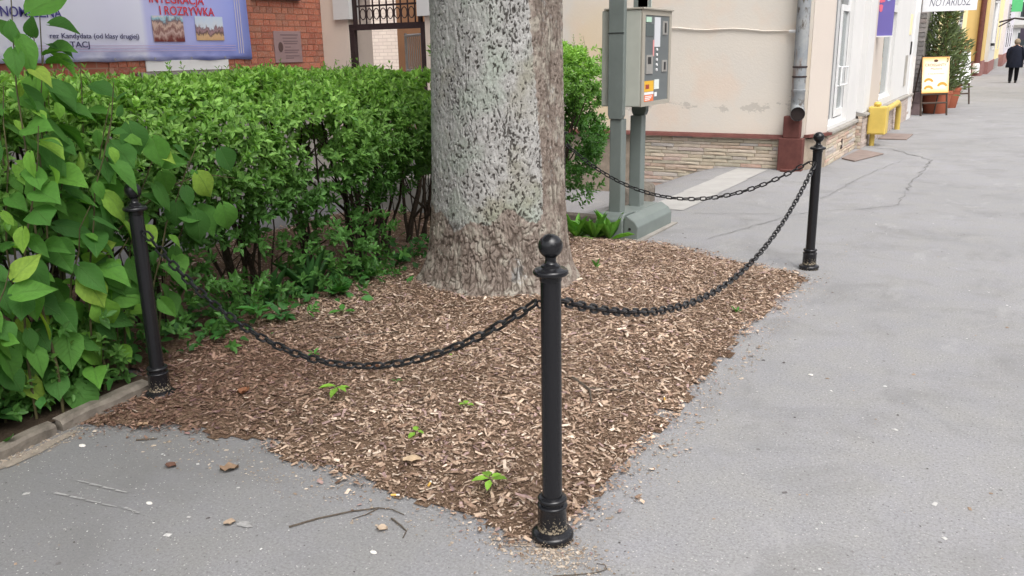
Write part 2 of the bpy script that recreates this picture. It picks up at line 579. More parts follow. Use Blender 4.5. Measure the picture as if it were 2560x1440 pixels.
M['cream'] = mat_plaster('cream_plaster', srgb(192, 182, 174), srgb(196, 186, 176), srgb(192, 180, 170))
M['white'] = mat_plaster('white_plaster', srgb(202, 201, 200), srgb(210, 209, 207), srgb(188, 187, 186))
M['whitepaint'] = simple('white_window_paint', (0.72, 0.72, 0.72), 0.4, 0.4, var=0.04)
M['redpaint'] = simple('oxide_red_paint', srgb(98, 60, 55)[:3], 0.7, 0.25, var=0.25, scale=9, bump=0.15)
M['zinc'] = None
s = NM('stained_zinc_pipe')
v = s.world()
c = s.mix(s.maprange(s.noise(v, 6, 5, 0.65), 0.3, 0.7), srgb(128, 134, 140), srgb(156, 157, 156))
c = s.mix(s.maprange(s.noise(s.world((1, 1, 0.45)), 9, 5, 0.7), 0.53, 0.60), c, srgb(96, 90, 85))
c = s.mix(s.math('MULTIPLY', s.maprange(s.noise(s.world((1, 1, 0.3)), 5, 4), 0.6, 0.7), 0.8), c, srgb(128, 96, 78))
s.base(c, 0.6, 0.3, 0.15); s.bump(s.noise(v, 40, 4), 0.2, 0.005)
M['zinc'] = s.m
M['stone'] = mat_stones('ledge_stone', [(0, (0.50, 0.36, 0.28)), (0.2, (0.54, 0.46, 0.35)), (0.4, (0.46, 0.42, 0.33)), (0.6, (0.62, 0.52, 0.41)), (0.75, (0.46, 0.43, 0.41)), (0.88, (0.55, 0.36, 0.29)), (1, (0.66, 0.58, 0.48))])
M['brick'] = mat_stones('red_brick', [(0, (0.32, 0.088, 0.052)), (0.35, (0.42, 0.125, 0.072)), (0.6, (0.45, 0.145, 0.082)), (0.85, (0.36, 0.135, 0.082)), (1, (0.30, 0.11, 0.072))])
M['mortar'] = simple('brick_mortar', (0.40, 0.22, 0.16), 0.95, 0.05, var=0.25, scale=12, bump=0.4)
M['jointgrey'] = simple('stone_joint_mortar', (0.30, 0.25, 0.20), 0.95, 0.05, var=0.25, scale=12, bump=0.4)
M['brickfar'] = mat_brickwall('red_brickwork', (0.42, 0.125, 0.075, 1), (0.34, 0.11, 0.068, 1), (0.4, 0.23, 0.17, 1), 0.27, 0.097)
M['whitebrick'] = mat_brickwall('whitewashed_brickwork', srgb(232, 218, 204), srgb(224, 208, 196), srgb(204, 188, 176), 0.26, 0.085)
M['iron'] = simple('dark_iron', srgb(52, 40, 40)[:3], 0.6, 0.3, var=0.3, scale=20)
M['meter_green'] = simple('grey_green_enamel', srgb(112, 120, 117)[:3], 0.5, 0.35, var=0.12, scale=5)
M['meter_cab'] = simple('light_grey_enamel', srgb(178, 181, 172)[:3], 0.5, 0.35, var=0.08, scale=4)
M['meter_bezel'] = simple('satin_aluminium', srgb(178, 172, 160)[:3], 0.4, 0.5, 0.3, var=0.05)
M['meter_panel'] = simple('slate_grey_panel', srgb(100, 106, 108)[:3], 0.3, 0.5, var=0.05)
M['steel'] = simple('brushed_steel', srgb(170, 168, 164)[:3], 0.4, 0.5, 0.4, var=0.08, scale=20)
M['dark'] = simple('black_plastic', (0.02, 0.02, 0.022), 0.4, 0.4)
M['glass'] = mat_glass('window_glass')
M['glass_pale'] = mat_glass('pale_window_glass', (0.17, 0.20, 0.20, 1))

def flat(name, r, g, b, rough=0.55):
    if name not in M:
        M[name] = simple(name, srgb(r, g, b)[:3], rough, 0.3, var=0.05, scale=4)
    return M[name]

# ================================================================== THE GROUND
def sstep(t):
    t = np.clip(t, 0, 1)
    return t * t * (3 - 2 * t)

def ground_z(x, y):
    x, y = np.asarray(x, float), np.asarray(y, float)
    return -0.45 * sstep((-3.25 - x) / 1.7) * sstep((y - 7.0) / 0.9)

xs = np.unique(np.concatenate([[-400, -150, -60, -30, -16, -12], np.arange(-11, 3.01, 0.25), [4, 6, 10, 20, 60, 150, 400]]))
ys = np.unique(np.concatenate([[-200, -60, -20, -8, -4], np.arange(-2, 14.01, 0.25), [15, 17, 20, 30, 50, 80, 150, 300, 700]]))
X, Y = np.meshgrid(xs, ys)
Z = ground_z(X, Y)
idx = np.arange(X.size).reshape(X.shape)
Fq = np.stack([idx[:-1, :-1], idx[:-1, 1:], idx[1:, 1:], idx[1:, :-1]], -1).reshape(-1, 4)
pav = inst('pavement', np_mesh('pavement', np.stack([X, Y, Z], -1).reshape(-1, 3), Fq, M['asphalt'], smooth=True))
pav['kind'] = 'structure'

# pale concrete strip at the gateway, carrying on the building line
mb = MB()
for y0, y1 in ((8.1, 9.25), (9.26, 10.4), (10.41, 11.38)):
    mb.add([(-3.16, y0, 0.006), (-2.76, y0, 0.006), (-2.74, y1, 0.006), (-3.14, y1, 0.006)], [(0, 1, 2, 3)])
struct('concrete_strip', mb, M['concrete'])

# cracks: thin wobbling ribbons
def ribbon(path, wid, z=0.005, seed=0):
    r = random.Random(seed)
    pts = []
    for a, b in zip(path[:-1], path[1:]):
        a, b = Vector((*a, 0)), Vector((*b, 0))
        n = max(2, int((b - a).length / 0.12))
        for i in range(n):
            p = a.lerp(b, i / n)
            pts.append(p + Vector((r.uniform(-.03, .03), r.uniform(-.05, .05), 0)))
    pts.append(Vector((*path[-1], 0)))
    V, Fc = [], []
    for i, p in enumerate(pts):
        t = (pts[min(i + 1, len(pts) - 1)] - pts[max(i - 1, 0)]).normalized()
        n = Vector((-t.y, t.x, 0))
        w_ = wid * r.uniform(0.25, 1.3)
        for sgn in (-1, 1):
            q = p + n * w_ * sgn
            V.append((q.x, q.y, float(ground_z(q.x, q.y)) + z))
    for i in range(len(pts) - 1):
        Fc.append((2 * i, 2 * i + 1, 2 * i + 3, 2 * i + 2))
    return V, Fc
mb = MB()
for k, (path, wd) in enumerate((
        ([(-2.15, 6.9), (-1.72, 8.37), (-0.93, 9.21)], .0045),
        ([(-0.93, 9.21), (-0.96, 11.2), (-0.94, 13.23)], .006),
        ([(-1.68, 9.28), (-1.6, 10.4), (-1.5, 11.67), (-1.3, 13.0)], .0045),
        ([(-2.6, 8.0), (-1.9, 8.3)], .005),
        ([(-0.94, 13.23), (-1.6, 14.4), (-2.0, 14.6)], .012),
        ([(-1.0, 13.5), (0.4, 14.2), (1.8, 14.6)], .009),
        ([(-1.2, 16.0), (0.1, 16.9), (1.6, 17.1)], .009),
        ([(-1.8, 19.0), (-0.6, 20.1), (0.9, 20.6)], .009))):
    mb.add(*ribbon(path, wd, seed=k))
struct('asphalt_cracks', mb, simple('dirt_in_cracks', (0.19, 0.187, 0.185), 0.95, 0.05, var=0.4, scale=20))

# ---------------------------------------------------------------- mulch bed
POLY = np.array([(-3.47, 2.06), (-3.40, 1.98), (-3.2, 2.03), (-2.96, 2.17), (-2.75, 2.20), (-2.6, 2.24), (-2.45, 2.20), (-2.30, 2.155), (-2.15, 2.19), (-2.05, 2.155),
                 (-1.90, 2.16), (-1.745, 2.15), (-1.62, 2.16), (-1.49, 2.13), (-1.28, 2.08), (-1.14, 2.16), (-1.07, 2.40), (-1.09, 2.65),
                 (-1.11, 2.95), (-1.10, 3.35), (-1.13, 3.65), (-1.115, 3.95), (-1.13, 4.35), (-1.14, 4.75), (-1.08, 5.15), (-1.09, 5.6), (-1.085, 5.95), (-1.16, 6.13),
                 (-1.4, 6.17), (-1.64, 6.25), (-1.95, 6.40), (-2.25, 6.56), (-2.5, 6.64), (-2.8, 6.62), (-3.0, 6.60), (-3.35, 6.75), (-3.6, 6.95), (-5.9, 6.95), (-5.9, 2.46), (-3.52, 2.46)])

def inside(P, poly):
    x, y = P[:, 0], P[:, 1]
    c = np.zeros(len(P), bool)
    j = len(poly) - 1
    for i in range(len(poly)):
        xi, yi = poly[i]; xj, yj = poly[j]
        hit = ((yi > y) != (yj > y)) & (x < (xj - xi) * (y - yi) / (yj - yi + 1e-12) + xi)
        c ^= hit
        j = i
    return c

def edge_dist(P, poly):
    d = np.full(len(P), 9.0)
    for a, b in zip(poly, np.roll(poly, -1, 0)):
        ab = b - a
        t = np.clip(((P - a) @ ab) / (ab @ ab), 0, 1)
        d = np.minimum(d, np.linalg.norm(P - (a + t[:, None] * ab), axis=1))
    return np.where(inside(P, poly), d, -d)

TC = np.array([-2.925, 4.855])        # tree centre
def mulch_z(P):
    d = edge_dist(P, POLY)
    n = vnoise(P[:, 0] * 6, P[:, 1] * 6, 3)
    t = np.exp(-((np.linalg.norm(P - TC, axis=1) - 0.5) / 0.35) ** 2)
    return 0.005 + 0.035 * sstep((d - 0.02) / 0.40) + 0.012 * (n - 0.5) * sstep(d / 0.2) + 0.03 * t

gx = np.arange(-5.9, -1.0, 0.03); gy = np.arange(1.9, 7.0, 0.03)
X, Y = np.meshgrid(gx, gy)
P = np.stack([X.ravel(), Y.ravel()], 1)
jit = (vnoise(P[:, 0] * 9, P[:, 1] * 9, 5) - 0.5) * 0.10 + (vnoise(P[:, 0] * 30, P[:, 1] * 30, 6) - 0.5) * 0.05
dd = (edge_dist(P, POLY) + jit - 0.045).reshape(X.shape)
Zm = mulch_z(P).reshape(X.shape)
idx = np.arange(X.size).reshape(X.shape)
keep = (dd[:-1, :-1] > 0) & (dd[1:, 1:] > 0) & (dd[1:, :-1] > 0) & (dd[:-1, 1:] > 0)
Fq = np.stack([idx[:-1, :-1], idx[:-1, 1:], idx[1:, 1:], idx[1:, :-1]], -1)[keep]
bed = inst('mulch_bed', np_mesh('mulch_bed', np.stack([X, Y, Zm], -1).reshape(-1, 3), Fq, M['soil'], smooth=True))
bed['kind'] = 'structure'

# bare earth behind the kerb, under the hedge
mb = MB()
nx, ny = 20, 40
for i in range(nx + 1):
    for j in range(ny + 1):
        x = -3.46 - 2.5 * i / nx; y = -2.0 + 4.5 * j / ny
        mb.v.append((x, y, 0.028 + 0.02 * float(vnoise(np.array([x * 5.]), np.array([y * 5.]), 9)[0])))
for i in range(nx):
    for j in range(ny):
        a = i * (ny + 1) + j
        mb.f.append((a, a + 1, a + ny + 2, a + ny + 1))
struct('earth_under_hedge', mb, M['earth'], smooth=True)

# sandy dirt washed against the kerb and round the bollard foot
def blot(cx, cy, rx, ry, z, seed, n=40, rot=0.0):
    r = np.random.default_rng(seed)
    ph = r.random(6) * 6.28
    V = [(cx, cy, z)]
    for k in range(n):
        a = 2 * PI * k / n
        q = 1 + 0.16 * math.sin(3 * a + ph[0]) + 0.1 * math.sin(5 * a + ph[1]) + 0.08 * math.sin(9 * a + ph[2]) + 0.05 * math.sin(14 * a + ph[3])
        dx, dy = rx * q * math.cos(a), ry * q * math.sin(a)
        V.append((cx + dx * math.cos(rot) - dy * math.sin(rot), cy + dx * math.sin(rot) + dy * math.cos(rot), z))
    return V, [(0, 1 + k, 1 + (k + 1) % n) for k in range(n)]
mb = MB()
mb.add(*blot(-3.335, 1.74, .03, .24, 0.004, 2, rot=0.12))
struct('sandy_dirt', mb, M['dust'])

# ---------------------------------------------------------------- wood chips (uncountable)
def make_chips(n, xr, yr, dens):
    P = np.stack([rng.uniform(*xr, n), rng.uniform(*yr, n)], 1)
    d = edge_dist(P, POLY) + (vnoise(P[:, 0] * 8, P[:, 1] * 8, 5) - 0.5) * 0.12
    pk = np.where(d > 0.05, 1.0, np.exp((d - 0.05) / 0.045))
    P = P[(rng.random(n) < pk * dens)]
    P = P[np.linalg.norm(P - TC, axis=1) > 0.42]
    return P
P = np.concatenate([make_chips(150000, (-3.75, -0.85), (1.85, 6.9), 1.0), make_chips(22000, (-5.9, -3.75), (2.4, 6.9), 1.0)])
n = len(P)
d = edge_dist(P, POLY)
z = mulch_z(P) * (d > -0.02) + 0.004
ln = np.clip(rng.lognormal(math.log(0.0125), 0.68, n), 0.004, 0.075)
wd = np.clip(ln * rng.uniform(0.12, 0.45, n), 0.0025, 0.014)
edge = np.clip(1 - d / 0.25, 0, 1)
ln *= 0.92 * (1 - 0.35 * np.clip(edge, 0, 1)) * np.where(d < 0.02, 0.6, 1.0)
wd = np.minimum(wd, ln * .6)
a = rng.random(n) * 2 * PI
tilt = rng.normal(0, 0.22, n)
D = np.stack([np.cos(a) * np.cos(tilt), np.sin(a) * np.cos(tilt), np.sin(tilt)], 1)
up = unit(np.stack([rng.normal(0, .35, n), rng.normal(0, .35, n), np.ones(n)], 1))
Rm = frames(D, up)
T = np.array([(-.5, -.5, -.1), (.5, -.42, 0), (.35, .5, -.1), (-.42, .45, .05), (0.02, 0, 0.28)])
Fc = np.array([(0, 1, 4), (1, 2, 4), (2, 3, 4), (3, 0, 4)])
pal = np.array([(0.45, 0.345, 0.26), (0.36, 0.265, 0.195), (0.26, 0.18, 0.13), (0.175, 0.115, 0.082), (0.11, 0.07, 0.05), (0.56, 0.46, 0.37), (0.33, 0.235, 0.215), (0.24, 0.165, 0.155)])
pr = np.array([.17, .22, .22, .15, .09, .07, .05, .03]); pr = pr / pr.sum()
tint = pal[rng.choice(len(pal), n, p=pr)] * rng.uniform(0.8, 1.2, (n, 1))
patch = vnoise(P[:, 0] * 2.6, P[:, 1] * 2.6, 71) * .6 + vnoise(P[:, 0] * 7, P[:, 1] * 7, 72) * .4
tint = tint * (0.74 + 0.5 * patch[:, None]) * np.array([1.04, 1.02, 1.02])
dark = sstep((-2.2 - P[:, 0]) / 0.9) * sstep((3.6 - P[:, 1]) / 0.9 + 0.2)        # dark, redder bark mulch by the left post, with shade painted in
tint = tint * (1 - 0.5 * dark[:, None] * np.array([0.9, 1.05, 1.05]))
big = rng.random(n) < 0.005
ln[big] *= 1.8; tint[big] = np.array([0.58, 0.48, 0.38])
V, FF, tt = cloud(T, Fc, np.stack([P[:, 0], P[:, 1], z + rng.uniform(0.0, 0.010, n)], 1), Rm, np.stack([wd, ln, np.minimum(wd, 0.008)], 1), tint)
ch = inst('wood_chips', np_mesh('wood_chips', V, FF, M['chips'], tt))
tag(ch, 'loose pale and brown wood chips covering the tree bed', None, None, 'stuff')

# ---------------------------------------------------------------- loose grit on the asphalt
r = np.random.default_rng(91)
def around(cx, cy, sx_, sy_, n, pal_):
    return np.stack([r.normal(cx, sx_, n), r.normal(cy, sy_, n)], 1), np.array(pal_)[r.integers(0, len(pal_), n)]
SAND = [(.36, .30, .24), (.28, .23, .18), (.42, .36, .30), (.22, .17, .13)]
STON = [(.42, .41, .40), (.50, .49, .48), (.36, .35, .34), (.14, .13, .13), (.10, .09, .09), (.30, .22, .16), (.42, .41, .40)]
sets = [around(-1.16, 2.14, .10, .05, 1500, SAND), around(-3.36, 1.75, .035, .25, 1500, SAND), around(-2.4, 2.1, .8, .07, 900, SAND), around(-1.05, 3.8, .04, 1.3, 900, SAND)]
q = np.stack([r.uniform(-3.3, 2.2, 4800), 1.0 + 9.0 * r.random(4800) ** 1.6], 1)
sets.append((q, np.array(STON)[r.integers(0, len(STON), len(q))]))
Pg = np.concatenate([a for a, b in sets]); Cg = np.concatenate([b for a, b in sets])
ok = (edge_dist(Pg, POLY) < 0.03) & ~((Pg[:, 0] < -3.36) & (Pg[:, 1] < 1.6)) & (Pg[:, 0] > -3.44)
Pg, Cg = Pg[ok], Cg[ok]
n = len(Pg)
sg_ = np.clip(r.lognormal(math.log(.0022), .55, n), .0008, .011)
GT = np.array([(-1, -.6, -.2), (.9, -.8, -.2), (1, .7, -.2), (-.7, .9, -.2), (.1, 0, .7)])
GF = np.array([(0, 1, 4), (1, 2, 4), (2, 3, 4), (3, 0, 4)])
ag = r.random(n) * 6.28
V, FF, tt = cloud(GT, GF, np.stack([Pg[:, 0], Pg[:, 1], np.full(n, .003) + .004 * (edge_dist(Pg, POLY) > 0)], 1), frames(np.stack([np.cos(ag), np.sin(ag), np.zeros(n)], 1), np.tile([0., 0, 1], (n, 1))),
                  np.stack([sg_ * r.uniform(.5, 1, n), sg_ * r.uniform(.8, 1.8, n), sg_ * .6], 1), Cg * r.uniform(.8, 1.2, (n, 1)))
tag(inst('grit', np_mesh('grit', V, FF, M['chips'], tt)), 'loose sandy grit and specks of stone on the asphalt', None, None, 'stuff')

sc = MB()
for k, (pa, pb_) in enumerate((((-2.94, 1.70), (-2.68, 1.745)), ((-2.93, 1.60), (-2.62, 1.66)), ((-2.60, 1.655), (-2.52, 1.67)))):
    for j in range(4):
        f0_, f1_ = j / 4, (j + .85) / 4
        ww = .004 + .003 * ((j * 7 + k * 3) % 4) / 3
        q0 = (pa[0] + (pb_[0] - pa[0]) * f0_, pa[1] + (pb_[1] - pa[1]) * f0_ - .004 * j); q1 = (pa[0] + (pb_[0] - pa[0]) * f1_, pa[1] + (pb_[1] - pa[1]) * f1_ - .004 * j)
        sc.add([(q0[0], q0[1] - ww, .0045), (q1[0], q1[1] - ww * .6, .0045), (q1[0], q1[1] + ww * .5, .0045), (q0[0], q0[1] + ww, .0045)], [(0, 1, 2, 3)])
for k, (x, y, a_, b_) in enumerate(((-2.13, 1.78, .03, .016),)):
    sc.add(*blot(x, y, a_, b_, .0042, 60 + k))
struct('scuff_marks', sc, simple('chalky_scuff', srgb(148, 147, 146)[:3], .95, .05, var=.3, scale=60))

# ---------------------------------------------------------------- kerb stones
kb = thing('kerb', 'row of weathered concrete kerb stones edging the hedge at left', 'kerb', (-3.43, 1.5, 0))
kb['kind'] = 'structure'
del kb['category']  # unseen houses opposite, added to shape reflections and sky light
for k, (x0, y0, x1, y1, h) in enumerate(((-3.455, 1.95, -3.505, 2.44, .055), (-3.385, 1.42, -3.455, 1.925, .05), (-3.33, 0.7, -3.383, 1.40, .05), (-3.28, -0.1, -3.33, 0.68, .05))):
    mb = MB()
    w_ = 0.078
    nseg = 7
    V, Fc = [], []
    for i in range(nseg + 1):
        t = i / nseg
        cx, cy = x0 + (x1 - x0) * t, y0 + (y1 - y0) * t
        e = 0.006 if i in (0, nseg) else 0
        for dx, zz in ((w_ / 2, -0.02), (w_ / 2 - .002, h * .72 - e), (w_ / 2 - .016, h - e), (-w_ / 2 + .012, h - e), (-w_ / 2, h * .7 - e), (-w_ / 2, -0.02)):
            V.append((cx + dx + random.uniform(-.004, .004), cy, zz + random.uniform(-.004, .004)))
    for i in range(nseg):
        for j in range(5):
            a_, b_ = i * 6 + j, (i + 1) * 6 + j
            Fc.append((a_, a_ + 1, b_ + 1, b_))
    Fc.append(tuple(range(6))); Fc.append(tuple(range(nseg * 6, nseg * 6 + 6))[::-1])
    part('kerb_stone', MB().add(V, Fc), M['kerb'], kb)

# ================================================================== THE TREE
def worley(u, v, seed):
    r = np.random.default_rng(seed)
    jx, jy, cr = r.random((256, 256)), r.random((256, 256)), r.random((256, 256))
    ui, vi = np.floor(u).astype(int), np.floor(v).astype(int)
    f1 = np.full(u.shape, 9.0); f2 = np.full(u.shape, 9.0); cell = np.zeros(u.shape)
    for a in (-1, 0, 1):
        for b in (-1, 0, 1):
            cu, cv = ui + a, vi + b
            px, py = cu + jx[cu % 256, cv % 256], cv + jy[cu % 256, cv % 256]
            dist = np.hypot(u - px, v - py)
            closer = dist < f1
            f2 = np.where(closer, f1, np.minimum(f2, dist))
            cell = np.where(closer, cr[cu % 256, cv % 256], cell)
            f1 = np.where(closer, dist, f1)
    return f1, f2, cell

tree = thing('tree', 'big old tree with furrowed bark and grey lichen in the mulch bed', 'tree', (TC[0], TC[1], 0), 'street trees')
NT = 800
zz = np.concatenate([np.linspace(-0.06, 2.10, 460), np.linspace(2.2, 4.4, 40)])
ph = np.linspace(-PI, PI, NT, endpoint=False)
PH, ZZ = np.meshgrid(ph, zz)
Rb = 0.420 + 0.085 * np.exp(-np.maximum(ZZ, 0) / 0.09) + 0.065 * np.exp(-np.maximum(ZZ, 0) / 0.42) - 0.012 * np.maximum(ZZ - 1, 0)
lobe = 0.085 * np.exp(-((PH + 1.55) / 0.42) ** 2) + 0.05 * np.exp(-((PH - 1.5) / 0.35) ** 2) + 0.035 * np.exp(-((PH + 0.35) / 0.3) ** 2) + 0.06 * np.exp(-((np.abs(PH) - 2.6) / 0.4) ** 2)
Rb += lobe * np.exp(-np.maximum(ZZ, 0) / 0.17)
Rb += 0.010 * np.sin(PH * 3 + ZZ * 1.1) + 0.006 * np.sin(PH * 7 - ZZ * 2)
groove = 0.70 + 0.06 * np.sin(ZZ * 2.2) - 0.03 * ZZ
Rb -= 0.010 * np.exp(-((PH - groove) / 0.06) ** 2) * sstep((ZZ - 0.25) / 0.5)
warp = (vnoise(PH * 9, ZZ * 9, 21) - 0.5) * 0.030 + (vnoise(PH * 24, ZZ * 24, 22) - 0.5) * 0.012
warpz = (vnoise(PH * 12, ZZ * 8, 23) - 0.5) * 0.05
U = PH * 0.44 + warp; W = ZZ + warpz
strip = sstep((PH - groove + 0.12) / 0.28)
low = sstep((0.56 + 0.05 * np.sin(PH * 5) - ZZ) / 0.10)
vn = lambda a_, b_, sd: vnoise(U / a_ + 300, W / b_ + 100, sd)
# flaky lichen crust broken by short upright slits
n_ = 0.46 * vn(.0065, .014, 41) + 0.28 * vn(.014, .034, 42) + 0.26 * vn(.005, .008, 43) + 0.16 * (vn(.10, .22, 44) - 0.5)
lic = 1 - sstep((0.435 - n_) / 0.12)
# sinuous interlacing ridges low down, long straight furrows on the bare strip
net = np.minimum(np.abs(vn(.020, .065, 45) - 0.5), 1.2 * np.abs(vn(.013, .045, 46) - 0.5)) * 2
fur = np.minimum(np.abs(vn(.017, .13, 47) - 0.5), 1.2 * np.abs(vn(.011, .09, 48) - 0.5)) * 2
net = np.clip(net * 2.1, 0, 1); fur = np.clip(fur * 2.1, 0, 1)
rl = lic * (1 - low) + net * low
rid = rl * (1 - strip) + fur * strip
cell = vn(.03, .08, 49)
pits = sstep((vnoise(PH * 40, ZZ * 26, 31) - 0.62) / 0.12)
disp = 0.009 * sstep(rid / 0.6) * (1 + 0.2 * low) + 0.006 * (vn(.013, .022, 50) - 0.5) - 0.004 * pits
Rr = Rb + disp
# lichen coverage: front and left, ending in a ragged line half a metre up, and at the groove
zb = 0.535 + 0.05 * np.sin(PH * 4 + 1) + 0.03 * np.sin(PH * 11)
mask = sstep((groove - PH + 0.06) / 0.26) * sstep((ZZ - zb + 0.05) / 0.10)
mask = np.maximum(mask, 0.62 * np.exp(-((PH - 0.22) / 0.16) ** 2 - ((ZZ - 0.22) / 0.12) ** 2))
mask = np.maximum(mask, 0.34 * strip * sstep((ZZ - 0.3) / 0.5))
mask *= 1 - 0.55 * sstep((-1.05 - PH) / 0.3) * sstep((1.0 - ZZ) / 0.6)
rid = np.clip(rid - 0.15 * pits, 0, 1)
fdir = np.array([0.506, -0.862]); rdir = np.array([0.862, 0.506])
lean = -0.006 * ZZ
Vx = TC[0] + Rr * (np.cos(PH) * fdir[0] + np.sin(PH) * rdir[0]) + lean * rdir[0]
Vy = TC[1] + Rr * (np.cos(PH) * fdir[1] + np.sin(PH) * rdir[1]) + lean * rdir[1]
idx = np.arange(PH.size).reshape(PH.shape)
nxt = np.roll(idx, -1, 1)
Fq = np.stack([idx[:-1], nxt[:-1], nxt[1:], idx[1:]], -1).reshape(-1, 4)
inst('trunk', np_mesh('trunk', np.stack([Vx, Vy, ZZ], -1).reshape(-1, 3), Fq, M['bark'],
                      np.stack([rid.ravel(), cell.ravel(), mask.ravel()], 1), smooth=True), tree)

LEAF6 = np.array([(0, 0, 0), (-.5, .38, .10), (.5, .38, .10), (0, .42, -.03), (-.34, .74, .07), (.34, .74, .07), (0, 1.0, -.06)])
LEAF6F = np.array([(0, 3, 1), (0, 2, 3), (1, 3, 4), (3, 2, 5), (3, 6, 4), (3, 5, 6)])

def crown(parent, c, z0, seed, n=9000, reach_k=1.0, off=(0, 0), leaf_k=1.0):
    r = np.random.default_rng(seed)
    # limbs fork upward and out from the top of the trunk
    mb = MB()
    ends = []
    for k in range(7):
        a = 2 * PI * k / 7 + r.uniform(-.3, .3)
        reach, h = r.uniform(1.6, 2.6) * reach_k, r.uniform(2.0, 4.2)
        p0 = Vector((c[0], c[1], z0 - 0.5))
        pts = [p0 + Vector((math.cos(a) * reach * t ** 1.3 + off[0] * t, math.sin(a) * reach * t ** 1.3 + off[1] * t, 0.3 + h * t)) + Vector((r.uniform(-.1, .1), r.uniform(-.1, .1), 0)) * (t > 0) for t in (0, .2, .45, .7, 1)]
        mb.tube(pts, [.20, .16, .11, .07, .03], 8)
        ends += pts[2:]
        for b in range(3):
            q = pts[2 + b % 3]
            e = q + Vector((r.uniform(-1, 1), r.uniform(-1, 1), r.uniform(.2, 1.2))) * 1.1
            mb.tube([q, q.lerp(e, .5) + Vector((0, 0, .1)), e], [.05, .035, .015], 6)
            ends.append(e)
    part('limbs', mb, M['twig'], parent, smooth=True)
    E_ = np.array([tuple(e) for e in ends])
    ci = r.integers(0, len(E_), n)
    clump = unit(r.normal(size=(n, 3))) * (r.random((n, 1)) ** 0.5) * r.uniform(0.5, 1.15, (n, 1))
    pos = E_[ci] + clump * np.array([1, 1, 0.75]) * (0.45 + 0.55 * reach_k)
    pos[:, 2] = np.maximum(pos[:, 2], z0 + 0.15 + 0.5 * r.random(n))
    d_ = unit(r.normal(size=(n, 3)) + np.array([0, 0, -0.5]))
    nr = unit(r.normal(size=(n, 3)) + np.array([0, 0, 1.2]))
    sz = r.uniform(0.13, 0.24, n) * leaf_k
    g = np.array([0.055, 0.12, 0.03]) * r.uniform(0.65, 1.5, (n, 1)) * np.array([1, 1, 1])
    V, FF, tt = cloud(LEAF6, LEAF6F, pos, frames(d_, nr), np.stack([sz * .8, sz, sz], 1), g)
    o = inst('crown', np_mesh('crown', V, FF, M['crown'], tt), parent)
    o['kind'] = 'stuff'

crown(tree, TC, 4.2, 3, 24000, 2.3, (-2.6, -3.2), 1.45)  # crown out of view, spread and offset to shade the left pavement

# a second tree across the street, seen mirrored in the shop window
t2 = thing('tree', 'young tree across the street mirrored in the shop window', 'tree', (6.2, 29, 0), 'street trees')
mb = MB().lathe([(.24, 0), (.17, .25), (.15, 1.5), (.13, 3.0), (.12, 3.6)], 16, (6.2, 29, 0))
part('trunk', mb, M['twig'], t2, smooth=True)
crown(t2, (6.2, 29), 3.0, 8, 5000)

for tx_, ty_, sd_, lb_ in ((9.0, 2.0, 15, 'unseen tree across the street abreast of the viewer'), (8.5, -9.0, 16, 'unseen tree across the street behind the viewer'), (5.2, 50, 12, 'leafy tree across the street farther along'), (5.6, 62, 13, 'farthest leafy tree across the street')):  # out-of-view trees; the near pair added to darken reflections and sky light
    t3 = thing('tree', lb_, 'tree', (tx_, ty_, 0), 'street trees')
    part('trunk', MB().lathe([(.24, 0), (.17, .25), (.15, 1.5), (.13, 3.0), (.12, 3.2)], 12, (tx_, ty_, 0)), M['twig'], t3, smooth=True)
    crown(t3, (tx_, ty_), 2.4, sd_, 3500)

# ================================================================== BOLLARDS
def arc(cx, cz, r, a0, a1, n):
    return [(cx + r * math.cos(a0 + (a1 - a0) * i / n), cz + r * math.sin(a0 + (a1 - a0) * i / n)) for i in range(n + 1)]

def bollard_meshes():
    ms = {}
    base = [(.060, -.03), (.068, .0)] + arc(.056, .018, .0145, -.9, 1.45, 6) + [(.050, .036), (.0485, .044), (.0475, .118)] + arc(.0445, .124, .0055, -.4, 1.4, 4) + [(.0405, .132), (.0405, .139)] + arc(.0395, .1475, .009, -1.3, 1.4, 6) + [(.0335, .158)]
    ms['base'] = MB().lathe(base, 32).mesh('base', M['black'], True)
    ms['shaft'] = MB().lathe([(.0328, .15), (.0324, .5), (.0318, .885)], 28).mesh('shaft', M['black'], True)
    cap = [(.0325, .880), (.0345, .884), (.0345, .892), (.036, .897)] + arc(.044, .909, .0105, -1.2, 1.5, 7) + [(.034, .9225), (.0295, .9245), (.029, .931), (.022, .934), (.0175, .939), (.0165, .950), (.018, .957)]
    ms['cap'] = MB().lathe(cap, 32).mesh('cap', M['black'], True)
    ball = arc(0, .989, .0375, -PI / 2 + .42, PI / 2 - .03, 16)
    ms['ball'] = MB().lathe(ball, 32).mesh('ball', M['black'], True)
    # ring welded to the shaft that takes the chain
    ms['eye'] = MB().tube([(0.03 + 0.011 + 0.011 * math.cos(2 * PI * i / 10), 0, 0.80 + 0.011 * math.sin(2 * PI * i / 10)) for i in range(10)], 0.0035, 6, closed=True).mesh('eye', M['chain'], True)
    return ms
BM = bollard_meshes()

